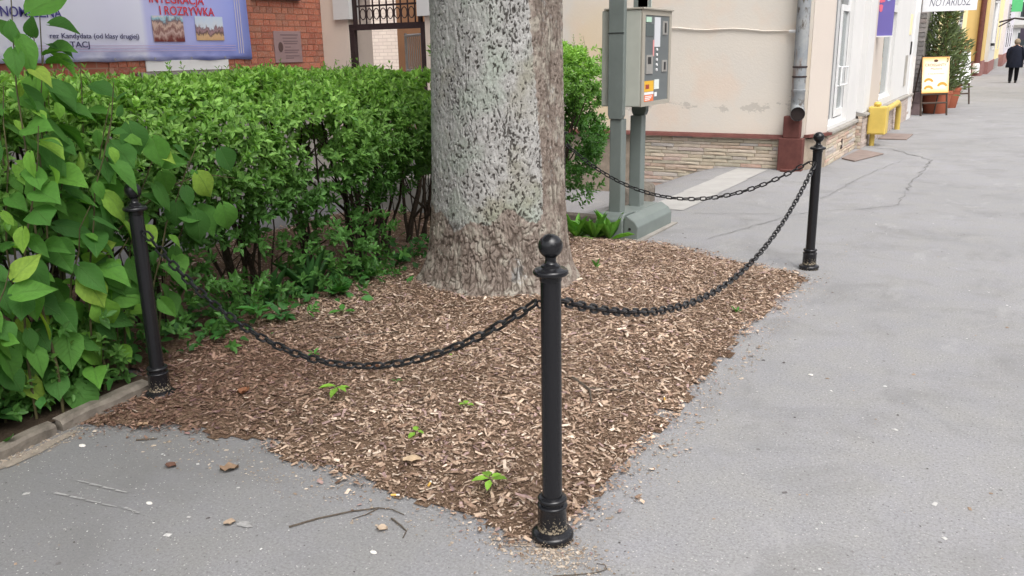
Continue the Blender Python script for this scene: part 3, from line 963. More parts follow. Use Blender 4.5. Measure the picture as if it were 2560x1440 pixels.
def bollard(x, y, label, eyes, lean=(0, 0), sz=1.0):
    o = thing('bollard', label, 'bollard', (x, y, 0), 'black bollards round the tree bed')
    o.rotation_euler = (lean[0], lean[1], 0)
    o.scale = (1, 1, sz)
    for nm in ('base', 'shaft', 'cap'):
        c = bpy.data.objects.new(nm, BM[nm]); COL.objects.link(c); c.parent = o
        if nm == 'cap':
            b = bpy.data.objects.new('ball', BM['ball']); COL.objects.link(b); b.parent = c
    for a in eyes:
        c = bpy.data.objects.new('eye', BM['eye']); COL.objects.link(c); c.parent = o
        c.rotation_euler = (0, 0, a)
    return o
P1, P2, P3, P4 = Vector((-1.162, 2.213, 0)), Vector((-3.369, 2.415, 0)), Vector((-1.169, 6.248, 0)), Vector((-3.36, 6.62, 0))
an = lambda a, b: math.atan2(b.y - a.y, b.x - a.x)
bollard(P1.x, P1.y, 'glossy black bollard nearest the camera at the front corner of the mulch bed', (an(P1, P2), an(P1, P3)))
bollard(P2.x, P2.y, 'black bollard half hidden by broad leaves at the left end of the kerb', (an(P2, P1),))
bollard(P3.x, P3.y, 'black bollard on the bare pavement at the far right corner of the bed', (an(P3, P1), an(P3, P4)), sz=0.955)
bollard(P4.x, P4.y, 'black bollard behind the tree trunk, beside the parking meter', (an(P4, P3),), sz=0.97)

# ================================================================== CHAINS
def link_mesh():
    L, Wd, r = 0.0660, 0.0365, 0.0052
    pts = []
    h = L / 2 - Wd / 2
    for i in range(9):
        a = -PI / 2 + PI * i / 8
        pts.append((h + (Wd / 2 - r) * math.cos(a), (Wd / 2 - r) * math.sin(a), 0))
    for i in range(9):
        a = PI / 2 + PI * i / 8
        pts.append((-h + (Wd / 2 - r) * math.cos(a), (Wd / 2 - r) * math.sin(a), 0))
    return MB().tube(pts, r, 6, closed=True).mesh('link', M['chain'], True)
LINK = link_mesh()

def chain(A, B, za, zb, sag, label, twist=0.0, pitch=0.0505):
    dirh = (B - A).normalized()
    a = Vector((A.x, A.y, za)) + dirh * 0.055
    b = Vector((B.x, B.y, zb)) - dirh * 0.055
    f = lambda t: a.lerp(b, t) - Vector((0, 0, 4 * sag * t * (1 - t)))
    N_ = 2000
    pts = [f(i / N_) for i in range(N_ + 1)]
    acc = [0]
    for p, q in zip(pts[:-1], pts[1:]):
        acc.append(acc[-1] + (q - p).length)
    n = round(acc[-1] / pitch)
    o = thing('chain', label, 'chain', tuple((a + b) / 2 - Vector((0, 0, sag))), 'black chains between the bollards')
    arr = np.array(acc)
    for k in range(n):
        i = int(np.searchsorted(arr, (k + .5) / n * acc[-1]))
        i = min(max(i, 1), N_ - 1)
        t = (pts[i + 1] - pts[i - 1]).normalized()
        side = t.cross(Vector((0, 0, 1))).normalized()
        upv = side.cross(t)
        ang = (PI / 2 if k % 2 else 0.0) + twist + random.uniform(-.18, .18)
        y_ = side * math.cos(ang) + upv * math.sin(ang)
        z_ = t.cross(y_)
        p = pts[i]
        inst('link', LINK, o, Matrix(((t.x, y_.x, z_.x, p.x), (t.y, y_.y, z_.y, p.y), (t.z, y_.z, z_.z, p.z), (0, 0, 0, 1))))
chain(P1, P2, 0.805, 0.805, 0.395, 'black chain sagging across the front of the mulch bed to the left bollard', 0.55)
chain(P1, P3, 0.805, 0.77, 0.385, 'long black chain sagging along the pavement side of the mulch bed', 0.3)
chain(P3, P4, 0.77, 0.78, 0.36, 'black chain hanging in front of the parking meter', 0.35)

# ================================================================== HEDGE
def shoots(pos, dirs, npair, leaf_len, r, spread=0.9, step=0.018):
    """opposite leaf pairs along short shoots -> base points, directions, normals"""
    n = len(pos)
    bp, bd, bn, sz = [], [], [], []
    ax = unit(dirs)
    s1 = unit(np.cross(ax, r.normal(size=(n, 3))))
    s2 = np.cross(ax, s1)
    for k in range(npair):
        for sg in (-1, 1):
            sd_ = (s1 if k % 2 == 0 else s2) * sg
            dd_ = unit(ax * (0.55 + 0.35 * k / npair) + sd_ * spread + r.normal(0, .18, (n, 3)))
            bp.append(pos + ax * step * k)
            bd.append(dd_)
            bn.append(unit(ax - dd_ * np.sum(ax * dd_, 1, keepdims=True) + r.normal(0, .25, (n, 3)) + np.array([0, 0, 0.55])))
            sz.append(leaf_len * r.uniform(0.7, 1.15, n) * (1 - 0.09 * k))
    return np.concatenate(bp), np.concatenate(bd), np.concatenate(bn), np.concatenate(sz)

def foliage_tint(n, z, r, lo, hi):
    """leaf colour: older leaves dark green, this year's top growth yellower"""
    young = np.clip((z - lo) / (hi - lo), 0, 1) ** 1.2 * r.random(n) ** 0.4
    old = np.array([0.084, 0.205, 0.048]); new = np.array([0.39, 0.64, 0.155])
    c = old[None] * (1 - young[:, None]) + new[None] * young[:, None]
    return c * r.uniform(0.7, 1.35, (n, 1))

def privet(root, x0, x1, y0, y1, top, seed, nface, ntop, nin, nlow, npart, low_y=None, gap=0.42):
    r = np.random.default_rng(seed)
    bpos, bdir = [], []
    # front face (+x side), bulging; thins out towards the ground
    n = nface
    y = r.uniform(y0, y1, n); z = gap + (top - gap) * r.beta(1.5, 1.15, n)
    bul = 0.16 * np.sin(np.clip((z - gap) / (top - gap), 0, 1) * PI) + 0.14 * (vnoise(y * 2.4, z * 3.2, seed) - 0.5) * 2
    shoulder = 0.26 * np.clip((z - top + 0.25) / 0.25, 0, 1) ** 2
    x = x1 + bul - shoulder - 0.20 * r.random(n) ** 1.6
    bpos.append(np.stack([x, y, z], 1)); bdir.append(np.stack([np.full(n, 1.0), np.zeros(n), np.full(n, 0.5)], 1) + r.normal(0, .45, (n, 3)))
    # top
    n = ntop
    xx = r.uniform(x0, x1 + 0.02, n); y = r.uniform(y0, y1, n)
    z = top - 0.06 + 0.09 * vnoise(xx * 3.5, y * 3.5, seed + 1) - 0.10 * r.random(n) ** 2 - 0.10 * np.clip((xx - x1 + 0.25) / 0.27, 0, 1) ** 2
    bpos.append(np.stack([xx, y, z], 1)); bdir.append(np.stack([r.normal(.25, .45, n), r.normal(0, .4, n), np.full(n, 1.0)], 1))
    # inside and back
    n = nin
    bpos.append(np.stack([r.uniform(x0 - .05, x1 - 0.05, n), r.uniform(y0, y1, n), gap + (top - 0.05 - gap) * r.beta(1.8, 1.1, n)], 1))
    bdir.append(r.normal(size=(n, 3)) + np.array([.2, 0, .4]))
    # low straggling shoots
    n = nlow
    yl = r.uniform(*(low_y or (y0, y1)), n)
    bpos.append(np.stack([x1 + r.normal(0.0, .16, n), yl, r.uniform(0.05, min(gap, .42) + 0.1, n)], 1))
    bdir.append(np.stack([r.normal(.7, .4, n), r.normal(0, .5, n), r.normal(.5, .3, n)], 1))
    # end face towards +y
    n = nface // 8
    bpos.append(np.stack([r.uniform(x0, x1 + .1, n), y1 + 0.1 * r.random(n), gap + (top - gap) * r.random(n) ** 0.7], 1))
    bdir.append(np.stack([r.normal(.2, .4, n), np.full(n, .8), r.normal(.4, .3, n)], 1))
    pos = np.concatenate(bpos); dr = np.concatenate(bdir)
    # clumps: drop shoots in irregular hollows
    hol = vnoise(pos[:, 1] * 4.0 + 9, pos[:, 2] * 5.0, seed + 5)
    keep = (hol > 0.30) | (pos[:, 2] > top - 0.25)
    hs = keep & ((pos[:, 2] > gap + .12) | (r.random(len(pos)) < 0.75))
    pos, dr = pos[hs], dr[hs]
    bp, bd, bn, sz = shoots(pos, dr, 4, 0.064, r)
    m = len(bp)
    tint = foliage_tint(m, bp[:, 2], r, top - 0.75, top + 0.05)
    ord_ = np.argsort(np.linalg.norm(bp - np.array([0, 0, 1.55]), axis=1) + r.uniform(0, 1.2, m) + np.where(bp[:, 0] > x1 - 0.02, 0, 9))
    pick = ord_[:npart]; rest = ord_[npart:]
    Rm = frames(bd, bn)
    sc = np.stack([sz * r.uniform(.40, .52, m), sz, sz], 1)
    # the nearest leaves one by one: a few shared meshes of different greens
    if npart:
        shades = []
        for k in range(6):
            t_ = np.tile(np.array([0.066, 0.185, 0.046]) * (0.75 + 0.18 * k) * np.array([1 + .06 * k, 1, 1]), (len(LEAF6), 1))
            shades.append(np_mesh('privet_leaf', LEAF6 * np.array([.46, 1, 1]), LEAF6F, M['hedge_leaf'], t_))
        for q in pick:
            Rq = Rm[q] * sz[q]
            k = int(np.clip((tint[q, 1] - 0.14) / 0.05, 0, 5))
            Mx = Matrix([[Rq[i, 0], Rq[i, 1], Rq[i, 2], bp[q, i]] for i in range(3)] + [[0, 0, 0, 1]])
            inst('leaf', shades[k], root, Mx)
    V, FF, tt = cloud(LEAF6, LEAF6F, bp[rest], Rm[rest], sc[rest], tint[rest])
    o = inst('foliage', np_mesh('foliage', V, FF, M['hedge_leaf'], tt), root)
    o['kind'] = 'stuff'

def stem_bundle(root, x, y, h, r, n=4, spread=0.3):
    """one bush's woody stems: a gnarled main stem that forks, each stem its own part"""
    for k in range(n):
        a = r.random() * 2 * PI
        rr = r.uniform(0.006, 0.017) if k else r.uniform(0.018, 0.028)
        bx, by = x + r.normal(0, .05), y + r.normal(0, .06)
        tx, ty = bx + math.cos(a) * spread * r.random(), by + math.sin(a) * spread * r.random()
        pts = []
        for i in range(6):
            t = i / 5
            pts.append((bx + (tx - bx) * t + r.normal(0, .012), by + (ty - by) * t + r.normal(0, .012), 0.0 + h * r.uniform(.97, 1.0) * t))
        mb = MB().tube(pts, [rr * (1 - .6 * i / 5) for i in range(6)], 6)
        for b in range(4):
            q = Vector(pts[r.integers(1, 5)])
            e = q + Vector((r.normal(0, .12), r.normal(0, .16), r.uniform(.1, .35)))
            mb.tube([q, q.lerp(e, .5) + Vector((r.normal(0, .015), r.normal(0, .015), 0)), e], [rr * .5, rr * .4, rr * .2], 5)
        part('stem', mb, M['twig'], root, smooth=True)

hedge = thing('privet_hedge', 'long clipped privet hedge with bare lower stems left of the tree trunk', 'hedge', (-4.2, 2.6, 0))
privet(hedge, -4.75, -3.86, 0.3, 5.3, 1.405, 31, 3000, 3000, 1600, 720, 300, low_y=(1.0, 4.7), gap=0.52)
r_ = np.random.default_rng(5)
for y in np.arange(0.6, 6.0, 0.33):
    stem_bundle(hedge, -4.18 + r_.normal(0, .08), y + r_.normal(0, .06), 1.15, r_, 5, 0.45)

# low privet shoots spilling to the kerb
r = np.random.default_rng(88)
n = 330
pos = np.stack([r.normal(-3.66, .09, n), r.uniform(.9, 2.42, n), r.uniform(.05, .42, n)], 1)
pos = pos[(pos[:, 0] < -3.53)]
bp, bd, bn, sz = shoots(pos, np.stack([np.full(len(pos), .8), np.full(len(pos), -.2), np.full(len(pos), .45)], 1) + r.normal(0, .4, (len(pos), 3)), 4, .058, r)
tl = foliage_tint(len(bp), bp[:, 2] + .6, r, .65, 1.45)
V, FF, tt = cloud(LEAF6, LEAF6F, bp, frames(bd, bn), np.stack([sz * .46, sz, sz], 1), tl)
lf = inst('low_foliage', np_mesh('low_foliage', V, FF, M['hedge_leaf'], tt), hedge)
lf['kind'] = 'stuff'

shrub = thing('privet_shrub', 'taller leafy privet shrub between the tree trunk and the parking meter', 'shrub', (-4.3, 6.8, 0))
privet(shrub, -4.6, -3.80, 6.4, 8.25, 1.56, 47, 1400, 700, 900, 160, 0, gap=0.30)
for y in np.arange(6.2, 8.0, 0.3):
    stem_bundle(shrub, -4.15 + r_.normal(0, .08), y + r_.normal(0, .06), 1.15, r_, 5, 0.4)

# upright young shoots above the clipped tops
def top_shoots(root, spots, seed):
    r = np.random.default_rng(seed)
    for (x, y, z, h) in spots:
        mb = MB().tube([(x, y, z - .15), (x + r.normal(0, .012), y + r.normal(0, .012), z + h * .5), (x + r.normal(0, .03), y + r.normal(0, .03), z + h)], [.0022, .0018, .001], 5)
        so = part('shoot', mb, M['red_stem'], root)
        k = int(h / .028)
        pos = np.array([[x, y, z + .03]] * 1)
        bp, bd, bn, sz = shoots(pos, np.array([[r.normal(0, .1), r.normal(0, .1), 1.0]]), max(3, k), 0.05, r, 0.75, 0.03)
        tint = np.array([0.22, 0.42, 0.09]) * r.uniform(.8, 1.25, (len(bp), 1))
        V, FF, tt = cloud(LEAF6, LEAF6F, bp, frames(bd, bn), np.stack([sz * .32, sz, sz], 1), tint)
        inst('shoot_leaves', np_mesh('shoot_leaves', V, FF, M['hedge_leaf'], tt), so)
sp = [(-3.9 - .8 * r_.random(), y, 1.37, r_.uniform(.04, .16)) for y in r_.uniform(2.3, 5.2, 70)]
top_shoots(hedge, sp, 61)
top_shoots(shrub, [(-3.85 - .4 * r_.random(), y, 1.50, r_.uniform(.08, .28)) for y in r_.uniform(6.8, 8.2, 16)], 62)

# ================================================================== BROAD-LEAVED SHRUB (left)
def big_leaf_mesh(seed, fold, curl):
    r = random.Random(seed)
    rows = [(0.0, .05), (.05, .24), (.14, .37), (.28, .46), (.43, .475), (.58, .42), (.73, .29), (.87, .12), (1.0, .0)]
    V, Fc = [], []
    for i, (t, hw) in enumerate(rows):
        zc = -curl * t * t
        base_dip = -.05 if i == 0 else 0
        for sgn in (-1, -.5, 0, .5, 1):
            jag = 1 + (0.05 * r.uniform(-1, 1) if abs(sgn) == 1 else 0)
            x = sgn * hw * jag
            y = t + (-.07 if (i <= 1 and abs(sgn) == 1) else 0) + base_dip * (abs(sgn) == 1)
            V.append((x, y, zc + fold * abs(x) + .03 * math.sin(7 * t + sgn * 2 + seed) * abs(sgn)))
    for i in range(len(rows) - 1):
        for j in range(4):
            a = i * 5 + j
            Fc.append((a, a + 1, a + 6, a + 5))
    return MB().add(V, Fc).mesh('broad_leaf', M['bigleaf'], True)
BL = [big_leaf_mesh(k, *fc) for k, fc in enumerate(((.28, .30), (.12, .5), (.42, .18), (-.12, .4), (.30, .65)))]

def place_leaf(parent, base, d_, nrm, size, k=None, width=1.0):
    d_ = Vector(d_).normalized(); x_ = d_.cross(Vector(nrm)).normalized(); z_ = x_.cross(d_)
    s_ = size
    Mx = Matrix(((x_.x * s_ * width, d_.x * s_, z_.x * s_, base[0]), (x_.y * s_ * width, d_.y * s_, z_.y * s_, base[1]), (x_.z * s_ * width, d_.z * s_, z_.z * s_, base[2]), (0, 0, 0, 1)))
    return inst('leaf', BL[random.randrange(5) if k is None else k], parent, Mx)

rb = random.Random(23)
knot = thing('broad_leaved_shrub', 'broad-leaved bright green shrub crowding the left bollard', 'shrub', (-3.75, 2.0, 0))
nleaf = 0
for sx, sy, h, ox, oy, rough_n in [
        # base x, y, height, arch towards +x and +y, leaves
        (-3.62, 1.50, 1.62, .16, .10, 15), (-3.70, 1.75, 1.80, .10, .12, 16), (-3.60, 1.92, 1.45, .20, .12, 15), (-3.66, 2.08, 1.75, .10, .10, 16),
        (-3.60, 2.22, 1.42, .20, .16, 15), (-3.72, 2.32, 1.52, .12, .22, 15), (-3.62, 2.48, 1.30, .16, .25, 13), (-3.70, 2.62, 1.25, .15, .34, 12),
        (-3.60, 1.30, 1.50, .16, .05, 14), (-3.75, 1.60, 1.95, .05, .06, 14), (-3.62, 2.0, .95, .22, .05, 11), (-3.60, 1.72, .85, .2, .1, 10),
        (-3.64, 2.30, .85, .18, .12, 9), (-3.70, 2.75, 1.12, .12, .38, 10), (-3.66, 1.45, 1.05, .2, .05, 11), (-3.58, 1.85, 1.2, .18, .05, 12),
        (-3.70, 1.95, 1.62, .12, .08, 12), (-3.72, 2.15, 1.25, .2, .08, 13), (-3.60, 2.12, 1.05, .2, .1, 11), (-3.78, 2.45, 1.72, .06, .12, 9),
        (-3.56, 2.02, 2.05, .05, .05, 14), (-3.58, 2.2, 2.0, .05, .06, 12), (-3.56, 1.7, .75, .14, .05, 7),
        (-3.66, 1.82, 2.05, .06, .05, 13), (-3.70, 2.02, 2.0, .05, .04, 12), (-3.72, 2.2, 1.9, .05, .05, 10), (-3.62, 2.4, 1.62, .12, .10, 10)]:
    sx += rb.uniform(-.12, .05)
    pts = []
    for i in range(9):
        t = i / 8
        pts.append(Vector((sx + ox * t ** 1.8 + rb.uniform(-.012, .012), sy + oy * t ** 1.6 + rb.uniform(-.012, .012), h * (t - .10 * t * t * t))))
    st = part('stem', MB().tube(pts, [.0065 * (1 - .7 * i / 8) for i in range(9)], 6), M['red_stem'], knot, smooth=True)
    for k in range(rough_n):
        t = (0.12 if h < 1.85 else 0.5) + (0.88 if h < 1.85 else 0.5) * (k + rb.random() * .6) / rough_n
        i = min(int(t * 8), 7)
        p = pts[i].lerp(pts[i + 1], t * 8 - i)
        if p.z < .34 and rb.random() < .75:
            continue
        # blades face the light (street side, up), tips hang down
        a = rb.uniform(-1.25, 1.0) if k % 2 else rb.uniform(-.6, 1.5)
        out = Vector((math.cos(a), math.sin(a), 0))
        d_ = out * rb.uniform(.25, 1.0) + Vector((0, 0, rb.uniform(-1.1, .15) if t < .93 else rb.uniform(-.3, .9)))
        nrm = out * rb.uniform(.2, 1.0) + Vector((rb.uniform(-.1, .5), rb.uniform(-.7, .1), rb.uniform(.35, 1.2)))
        pb = p + out * rb.uniform(.02, .07)
        sz_ = rb.choice((rb.uniform(.06, .11), rb.uniform(.10, .185), rb.uniform(.12, .17))) * (1.0 if (t < .85 or h > 1.9) else .72)
        place_leaf(knot, pb, d_, nrm, sz_, width=rb.uniform(.62, .9))
        nleaf += 1
# the spray that reaches out past the bollard towards the hedge
spray = [Vector((-3.72, 2.55, .75)), Vector((-3.64, 2.78, .93)), Vector((-3.57, 2.98, .98)), Vector((-3.52, 3.14, .94))]
part('stem', MB().tube(spray, [.005, .004, .003, .0015], 6), M['red_stem'], knot, smooth=True)
for p, d_, nrm, sz_ in (((-3.52, 3.06, 1.10), (.25, .35, -1), (.8, -.5, .5), .13), ((-3.54, 2.92, .99), (.2, .5, -.9), (.8, -.5, .55), .15), ((-3.54, 2.88, .80), (.1, .05, -1), (.85, -.45, .3), .155),
                        ((-3.50, 3.02, .82), (.15, .15, -1), (.8, -.5, .35), .15), ((-3.58, 2.80, .86), (.0, -.1, -1), (.85, -.45, .4), .13), ((-3.58, 2.74, 1.02), (.15, .2, -1), (.8, -.5, .4), .12),
                        ((-3.48, 2.52, 1.27), (.25, .15, -1), (.8, -.5, .4), .145), ((-3.46, 2.62, 1.20), (.2, .1, -1), (.8, -.55, .4), .14), ((-3.42, 2.30, .66), (.3, .1, -1), (.75, -.6, .4), .12),
                        ((-3.44, 2.22, .52), (.2, .25, -1), (.75, -.6, .4), .15), ((-3.45, 2.34, .55), (.2, .3, -1), (.75, -.6, .45), .14)):
    place_leaf(knot, p, d_, nrm, sz_, width=.9)

# ================================================================== SMALL PLANTS IN THE BED
def small_plant(name, label, cat, x, y, spec, seed, group=None):
    """spec: (number of leaves, length, width ratio, upright 0..1, stem height, colour)"""
    nl, L, wr, upr, sh, col = spec
    r = np.random.default_rng(seed)
    z0 = float(mulch_z(np.array([[x, y]]))[0]) if y < 6.9 else 0.0
    o = thing(name, label, cat, (x, y, z0), group)
    if sh:
        part('stem', MB().tube([(x, y, z0 - .01), (x + r.normal(0, .006), y + r.normal(0, .006), z0 + sh)], [.0025, .0015], 5), M['red_stem'], o)
    for k in range(nl):
        a = 2 * PI * k / nl + r.uniform(-.3, .3)
        out = np.array([math.cos(a), math.sin(a), 0])
        d_ = out * (1 - upr) + np.array([0, 0, upr * r.uniform(.6, 1.2) + r.normal(0, .22)])
        nr = np.array([0, 0, 1.0]) - out * upr * .8
        Rm = frames(d_[None], nr[None])
        l_ = L * r.uniform(.7, 1.15)
        V, FF, tt = cloud(LEAF6, LEAF6F, np.array([[x, y, z0 + sh * r.uniform(.7, 1)]]) + out[None] * .004, Rm, np.array([[l_ * wr, l_, l_]]), np.array(col)[None] * r.uniform(.8, 1.2))
        inst('leaf', np_mesh('leaf', V, FF, M['weed'], tt), o)
    return o
YG = (0.20, 0.38, 0.05); MG = (0.07, 0.20, 0.04); DG = (0.045, 0.14, 0.04)
small_plant('seedling', 'yellow-green folded seedling in the chips left of the front bollard', 'seedling', -2.52, 2.71, (5, .07, .45, -.35, .075, YG), 1, 'seedlings in the mulch')
small_plant('seedling', 'bright green seedling just left of the front bollard foot', 'seedling', -1.48, 2.34, (5, .062, .6, -.2, .08, YG), 2, 'seedlings in the mulch')
small_plant('seedling', 'tiny round-leaved seedling midway under the front chain', 'seedling', -1.94, 2.89, (3, .036, .8, .1, .03, YG), 3, 'seedlings in the mulch')
small_plant('seedling', 'tiny heart-leaved seedling near the front edge of the mulch', 'seedling', -1.97, 2.56, (3, .036, .8, .2, .03, YG), 4, 'seedlings in the mulch')
small_plant('seedling', 'small feathery green weed in the chips behind the folded seedling', 'seedling', -2.41, 3.01, (9, .03, .3, .15, .01, MG), 5, 'seedlings in the mulch')
small_plant('seedling', 'green sprout showing right under the sagging front chain', 'seedling', -3.03, 3.1, (4, .045, .4, .4, .02, MG), 6, 'seedlings in the mulch')
small_plant('seedling', 'two-leaved seedling between the hedge weeds and the chips', 'seedling', -3.38, 3.73, (3, .08, .6, .3, .03, MG), 7, 'seedlings in the mulch')
small_plant('seedling', 'small sprout in the chips beyond the front chain', 'seedling', -2.41, 3.44, (3, .03, .6, .2, .01, YG), 8, 'seedlings in the mulch')
small_plant('seedling', 'green sprout beside the right foot of the trunk', 'seedling', -2.43, 5.32, (4, .07, .35, .7, .02, MG), 9, 'seedlings in the mulch')
small_plant('seedling', 'small weed by the pavement edge under the long chain', 'seedling', -1.31, 4.89, (4, .05, .4, .5, .01, MG), 10, 'seedlings in the mulch')
for k, (x, y) in enumerate(((-3.12, 6.42), (-2.98, 6.48), (-2.86, 6.52))):
    small_plant('dandelion', ('dandelion rosette nearest the trunk at the meter foot', 'middle dandelion rosette at the meter foot', 'dandelion rosette touching the meter foot')[k], 'weed', x, y, (15, .25, .22, .60, 0, (0.13, 0.32, 0.05)), 20 + k, 'dandelions at the meter foot')
small_plant('round_leaved_weed', 'clump of round-leaved weed at the hedge foot', 'weed', -3.66, 4.02, (16, .085, .95, .28, .05, (0.06, 0.20, 0.04)), 30)
small_plant('round_leaved_weed', 'smaller round-leaved weed clump closer to the trunk', 'weed', -3.72, 4.42, (12, .08, .95, .25, .05, (0.07, 0.2, 0.04)), 31)
small_plant('round_leaved_weed', 'dark low weed beside the left root of the trunk', 'weed', -3.80, 4.85, (10, .09, .9, .3, .04, DG), 32)
small_plant('spear_leaved_weed', 'spear-leaved weed in the shade of the hedge foot', 'weed', -3.62, 3.46, (7, .12, .5, .3, .04, DG), 33)
small_plant('long_leaved_weed', 'tuft of long strap leaves at the hedge foot', 'weed', -3.86, 3.98, (10, .30, .13, .75, 0, (0.05, 0.15, 0.04)), 34)
small_plant('long_leaved_weed', 'second tuft of strap leaves deeper under the hedge', 'weed', -3.95, 3.7, (10, .26, .14, .7, 0, (0.05, 0.15, 0.04)), 35)
small_plant('ash_sapling', 'paired-leaf sapling under the hedge behind the front chain', 'sapling', -3.62, 3.28, (8, .11, .42, .2, .13, (0.07, 0.22, 0.05)), 36)
small_plant('ash_sapling', 'leafy sapling low by the kerb at far left', 'sapling', -3.60, 1.78, (9, .09, .5, .35, .12, (0.07, 0.22, 0.05)), 37)

# low ground cover under the hedge
n = 900
r = np.random.default_rng(77)
pp = np.stack([-3.92 + r.normal(0, .18, n), r.uniform(1.3, 5.6, n), np.full(n, .03)], 1)
pp[:, 2] += r.random(n) * .10
dn = unit(np.stack([r.normal(0, 1, n), r.normal(0, 1, n), r.uniform(0, 1.1, n)], 1))
nn = unit(np.stack([r.normal(.3, .4, n), r.normal(-.3, .4, n), np.ones(n)], 1))
sz = r.uniform(.035, .085, n)
V, FF, tt = cloud(LEAF6, LEAF6F, pp, frames(dn, nn), np.stack([sz * .6, sz, sz], 1), np.array([0.05, 0.155, 0.035]) * r.uniform(.6, 1.4, (n, 1)))
gc = inst('ground_cover', np_mesh('ground_cover', V, FF, M['weed'], tt))
tag(gc, 'low green weeds carpeting the shade under the hedge', None, None, 'stuff')

# ================================================================== LITTER AND TWIGS
def twig(label, pts, r0, mat='dry_twig', group='twigs on the ground'):
    z_ = lambda x, y: float(mulch_z(np.array([[x, y]]))[0]) + .012 if inside(np.array([[x, y]]), POLY)[0] else r0 + .002
    P_ = [(x, y, z_(x, y)) for x, y in pts]
    mb = MB().tube(P_, [r0 * (1 - .5 * i / (len(P_) - 1)) for i in range(len(P_))], 5)
    return mb, label, mat, group
mb, lb, mt, gr = twig('long thin bent twig on the asphalt before the bed', [(-1.98, 1.84), (-1.93, 1.93), (-1.86, 2.02), (-1.79, 2.085), (-1.74, 2.10), (-1.68, 2.09)], .0035)
mb.tube([(-1.79, 2.085, .004), (-1.80, 2.03, .005), (-1.825, 1.985, .004)], [.0025, .002, .001], 5)
solo('twig', mb, M[mt], lb, 'twig', gr)
for lb, pts, r0 in (('short curved twig right of the crumpled leaf', [(-1.705, 2.05), (-1.65, 2.03), (-1.61, 2.01), (-1.595, 1.97)], .0035),
                    ('thin wiry twig curling on the asphalt at the bottom edge', [(-1.06, 2.02), (-1.0, 2.06), (-.95, 2.10), (-.93, 2.13), (-.945, 2.15), (-.97, 2.145)], .002),
                    ('straight pale stick on the asphalt near the kerb', [(-3.05, 2.04), (-2.98, 2.09)], .004),
                    ('forked dark branch lying in the chips behind the front bollard', [(-1.68, 3.42), (-1.60, 3.36), (-1.54, 3.31), (-1.48, 3.20)], .008),
                    ('reddish stick lying in the chips right of the forked branch', [(-1.55, 3.33), (-1.45, 3.37), (-1.38, 3.42)], .006),
                    ('long brown stick in the chips under the left of the front chain', [(-3.15, 3.35), (-3.0, 3.46), (-2.86, 3.60)], .005),
                    ('pale straight sliver standing out in the middle chips', [(-2.16, 2.96), (-2.17, 2.86), (-2.18, 2.8)], .004)):
    mb, lb, mt, gr = twig(lb, pts, r0)
    solo('twig', mb, M[mt], lb, 'twig', gr)

def dry_leaf(label, x, y, size, rot, col, seed):
    r = random.Random(seed)
    z0 = float(mulch_z(np.array([[x, y]]))[0]) + .012 if inside(np.array([[x, y]]), POLY)[0] else .003
    V, Fc = [], []
    for i in range(5):
        t = i / 4
        hw = size * .42 * math.sin(PI * (t * .85 + .12))
        for sgn in (-1, 0, 1):
            lx, ly = (t - .5) * size, sgn * hw * r.uniform(.8, 1.1)
            V.append((x + lx * math.cos(rot) - ly * math.sin(rot), y + lx * math.sin(rot) + ly * math.cos(rot), z0 + size * (.20 * abs(sgn) * r.uniform(.5, 1.3) + .12 * math.sin(5 * t + seed) ** 2)))
    for i in range(4):
        for j in range(2):
            a = i * 3 + j
            Fc.append((a, a + 1, a + 4, a + 3))
    m = simple('dry_leaf_' + str(seed), col, .85, .1, var=.3, scale=40)
    o = solo('dry_leaf', MB().add(V, Fc), m, label, 'dry leaf', 'dry leaves on the ground', smooth=True)
dry_leaf('reddish dry leaf on the asphalt left of the bed corner', -2.72, 1.95, .045, .4, (.11, .06, .045), 1)
dry_leaf('crumpled straw-brown leaf on the asphalt below the mulch edge', -2.49, 2.04, .07, .9, (.22, .15, .10), 2)
dry_leaf('pale crumpled leaf like a shell beside the twigs', -1.69, 1.98, .042, .2, (.42, .33, .25), 3)
dry_leaf('flattened straw-coloured leaf on a whitish stain', -2.18, 1.76, .04, 1.0, (.30, .23, .17), 4)
dry_leaf('rusty curled leaf at the dark left edge of the mulch', -2.95, 2.55, .075, 2.0, (.20, .09, .05), 5)
dry_leaf('brown leaf in the chips below the front chain', -2.62, 3.08, .07, .1, (.20, .10, .06), 6)
dry_leaf('pale broken leaf at the lower edge of the chips', -1.86, 2.38, .07, .6, (.40, .30, .20), 7)
dry_leaf('dry leaf near the kerb stones', -3.12, 2.13, .05, .3, (.3, .2, .13), 8)
for k, (lb, x, y, a) in enumerate((('cigarette butt in the chips behind the dry twigs', -1.70, 2.265, 1.9), ('cigarette butt at the ragged mulch edge', -1.80, 2.17, .5), ('cigarette butt on the right slope of the chips', -1.22, 3.42, 2.0))):
    z0 = .03 if k != 1 else .012
    o = thing('cigarette_butt', lb, 'cigarette butt', (x, y, z0), 'cigarette butts')
    dx, dy = math.cos(a), math.sin(a)
    part('filter', MB().tube([(x, y, z0), (x + .02 * dx, y + .02 * dy, z0)], .0042, 8), flat('filter_paper', 206, 164, 84), o)
    part('paper', MB().tube([(x + .02 * dx, y + .02 * dy, z0), (x + .032 * dx, y + .032 * dy, z0)], .004, 8), flat('cigarette_paper', 220, 216, 206), o)
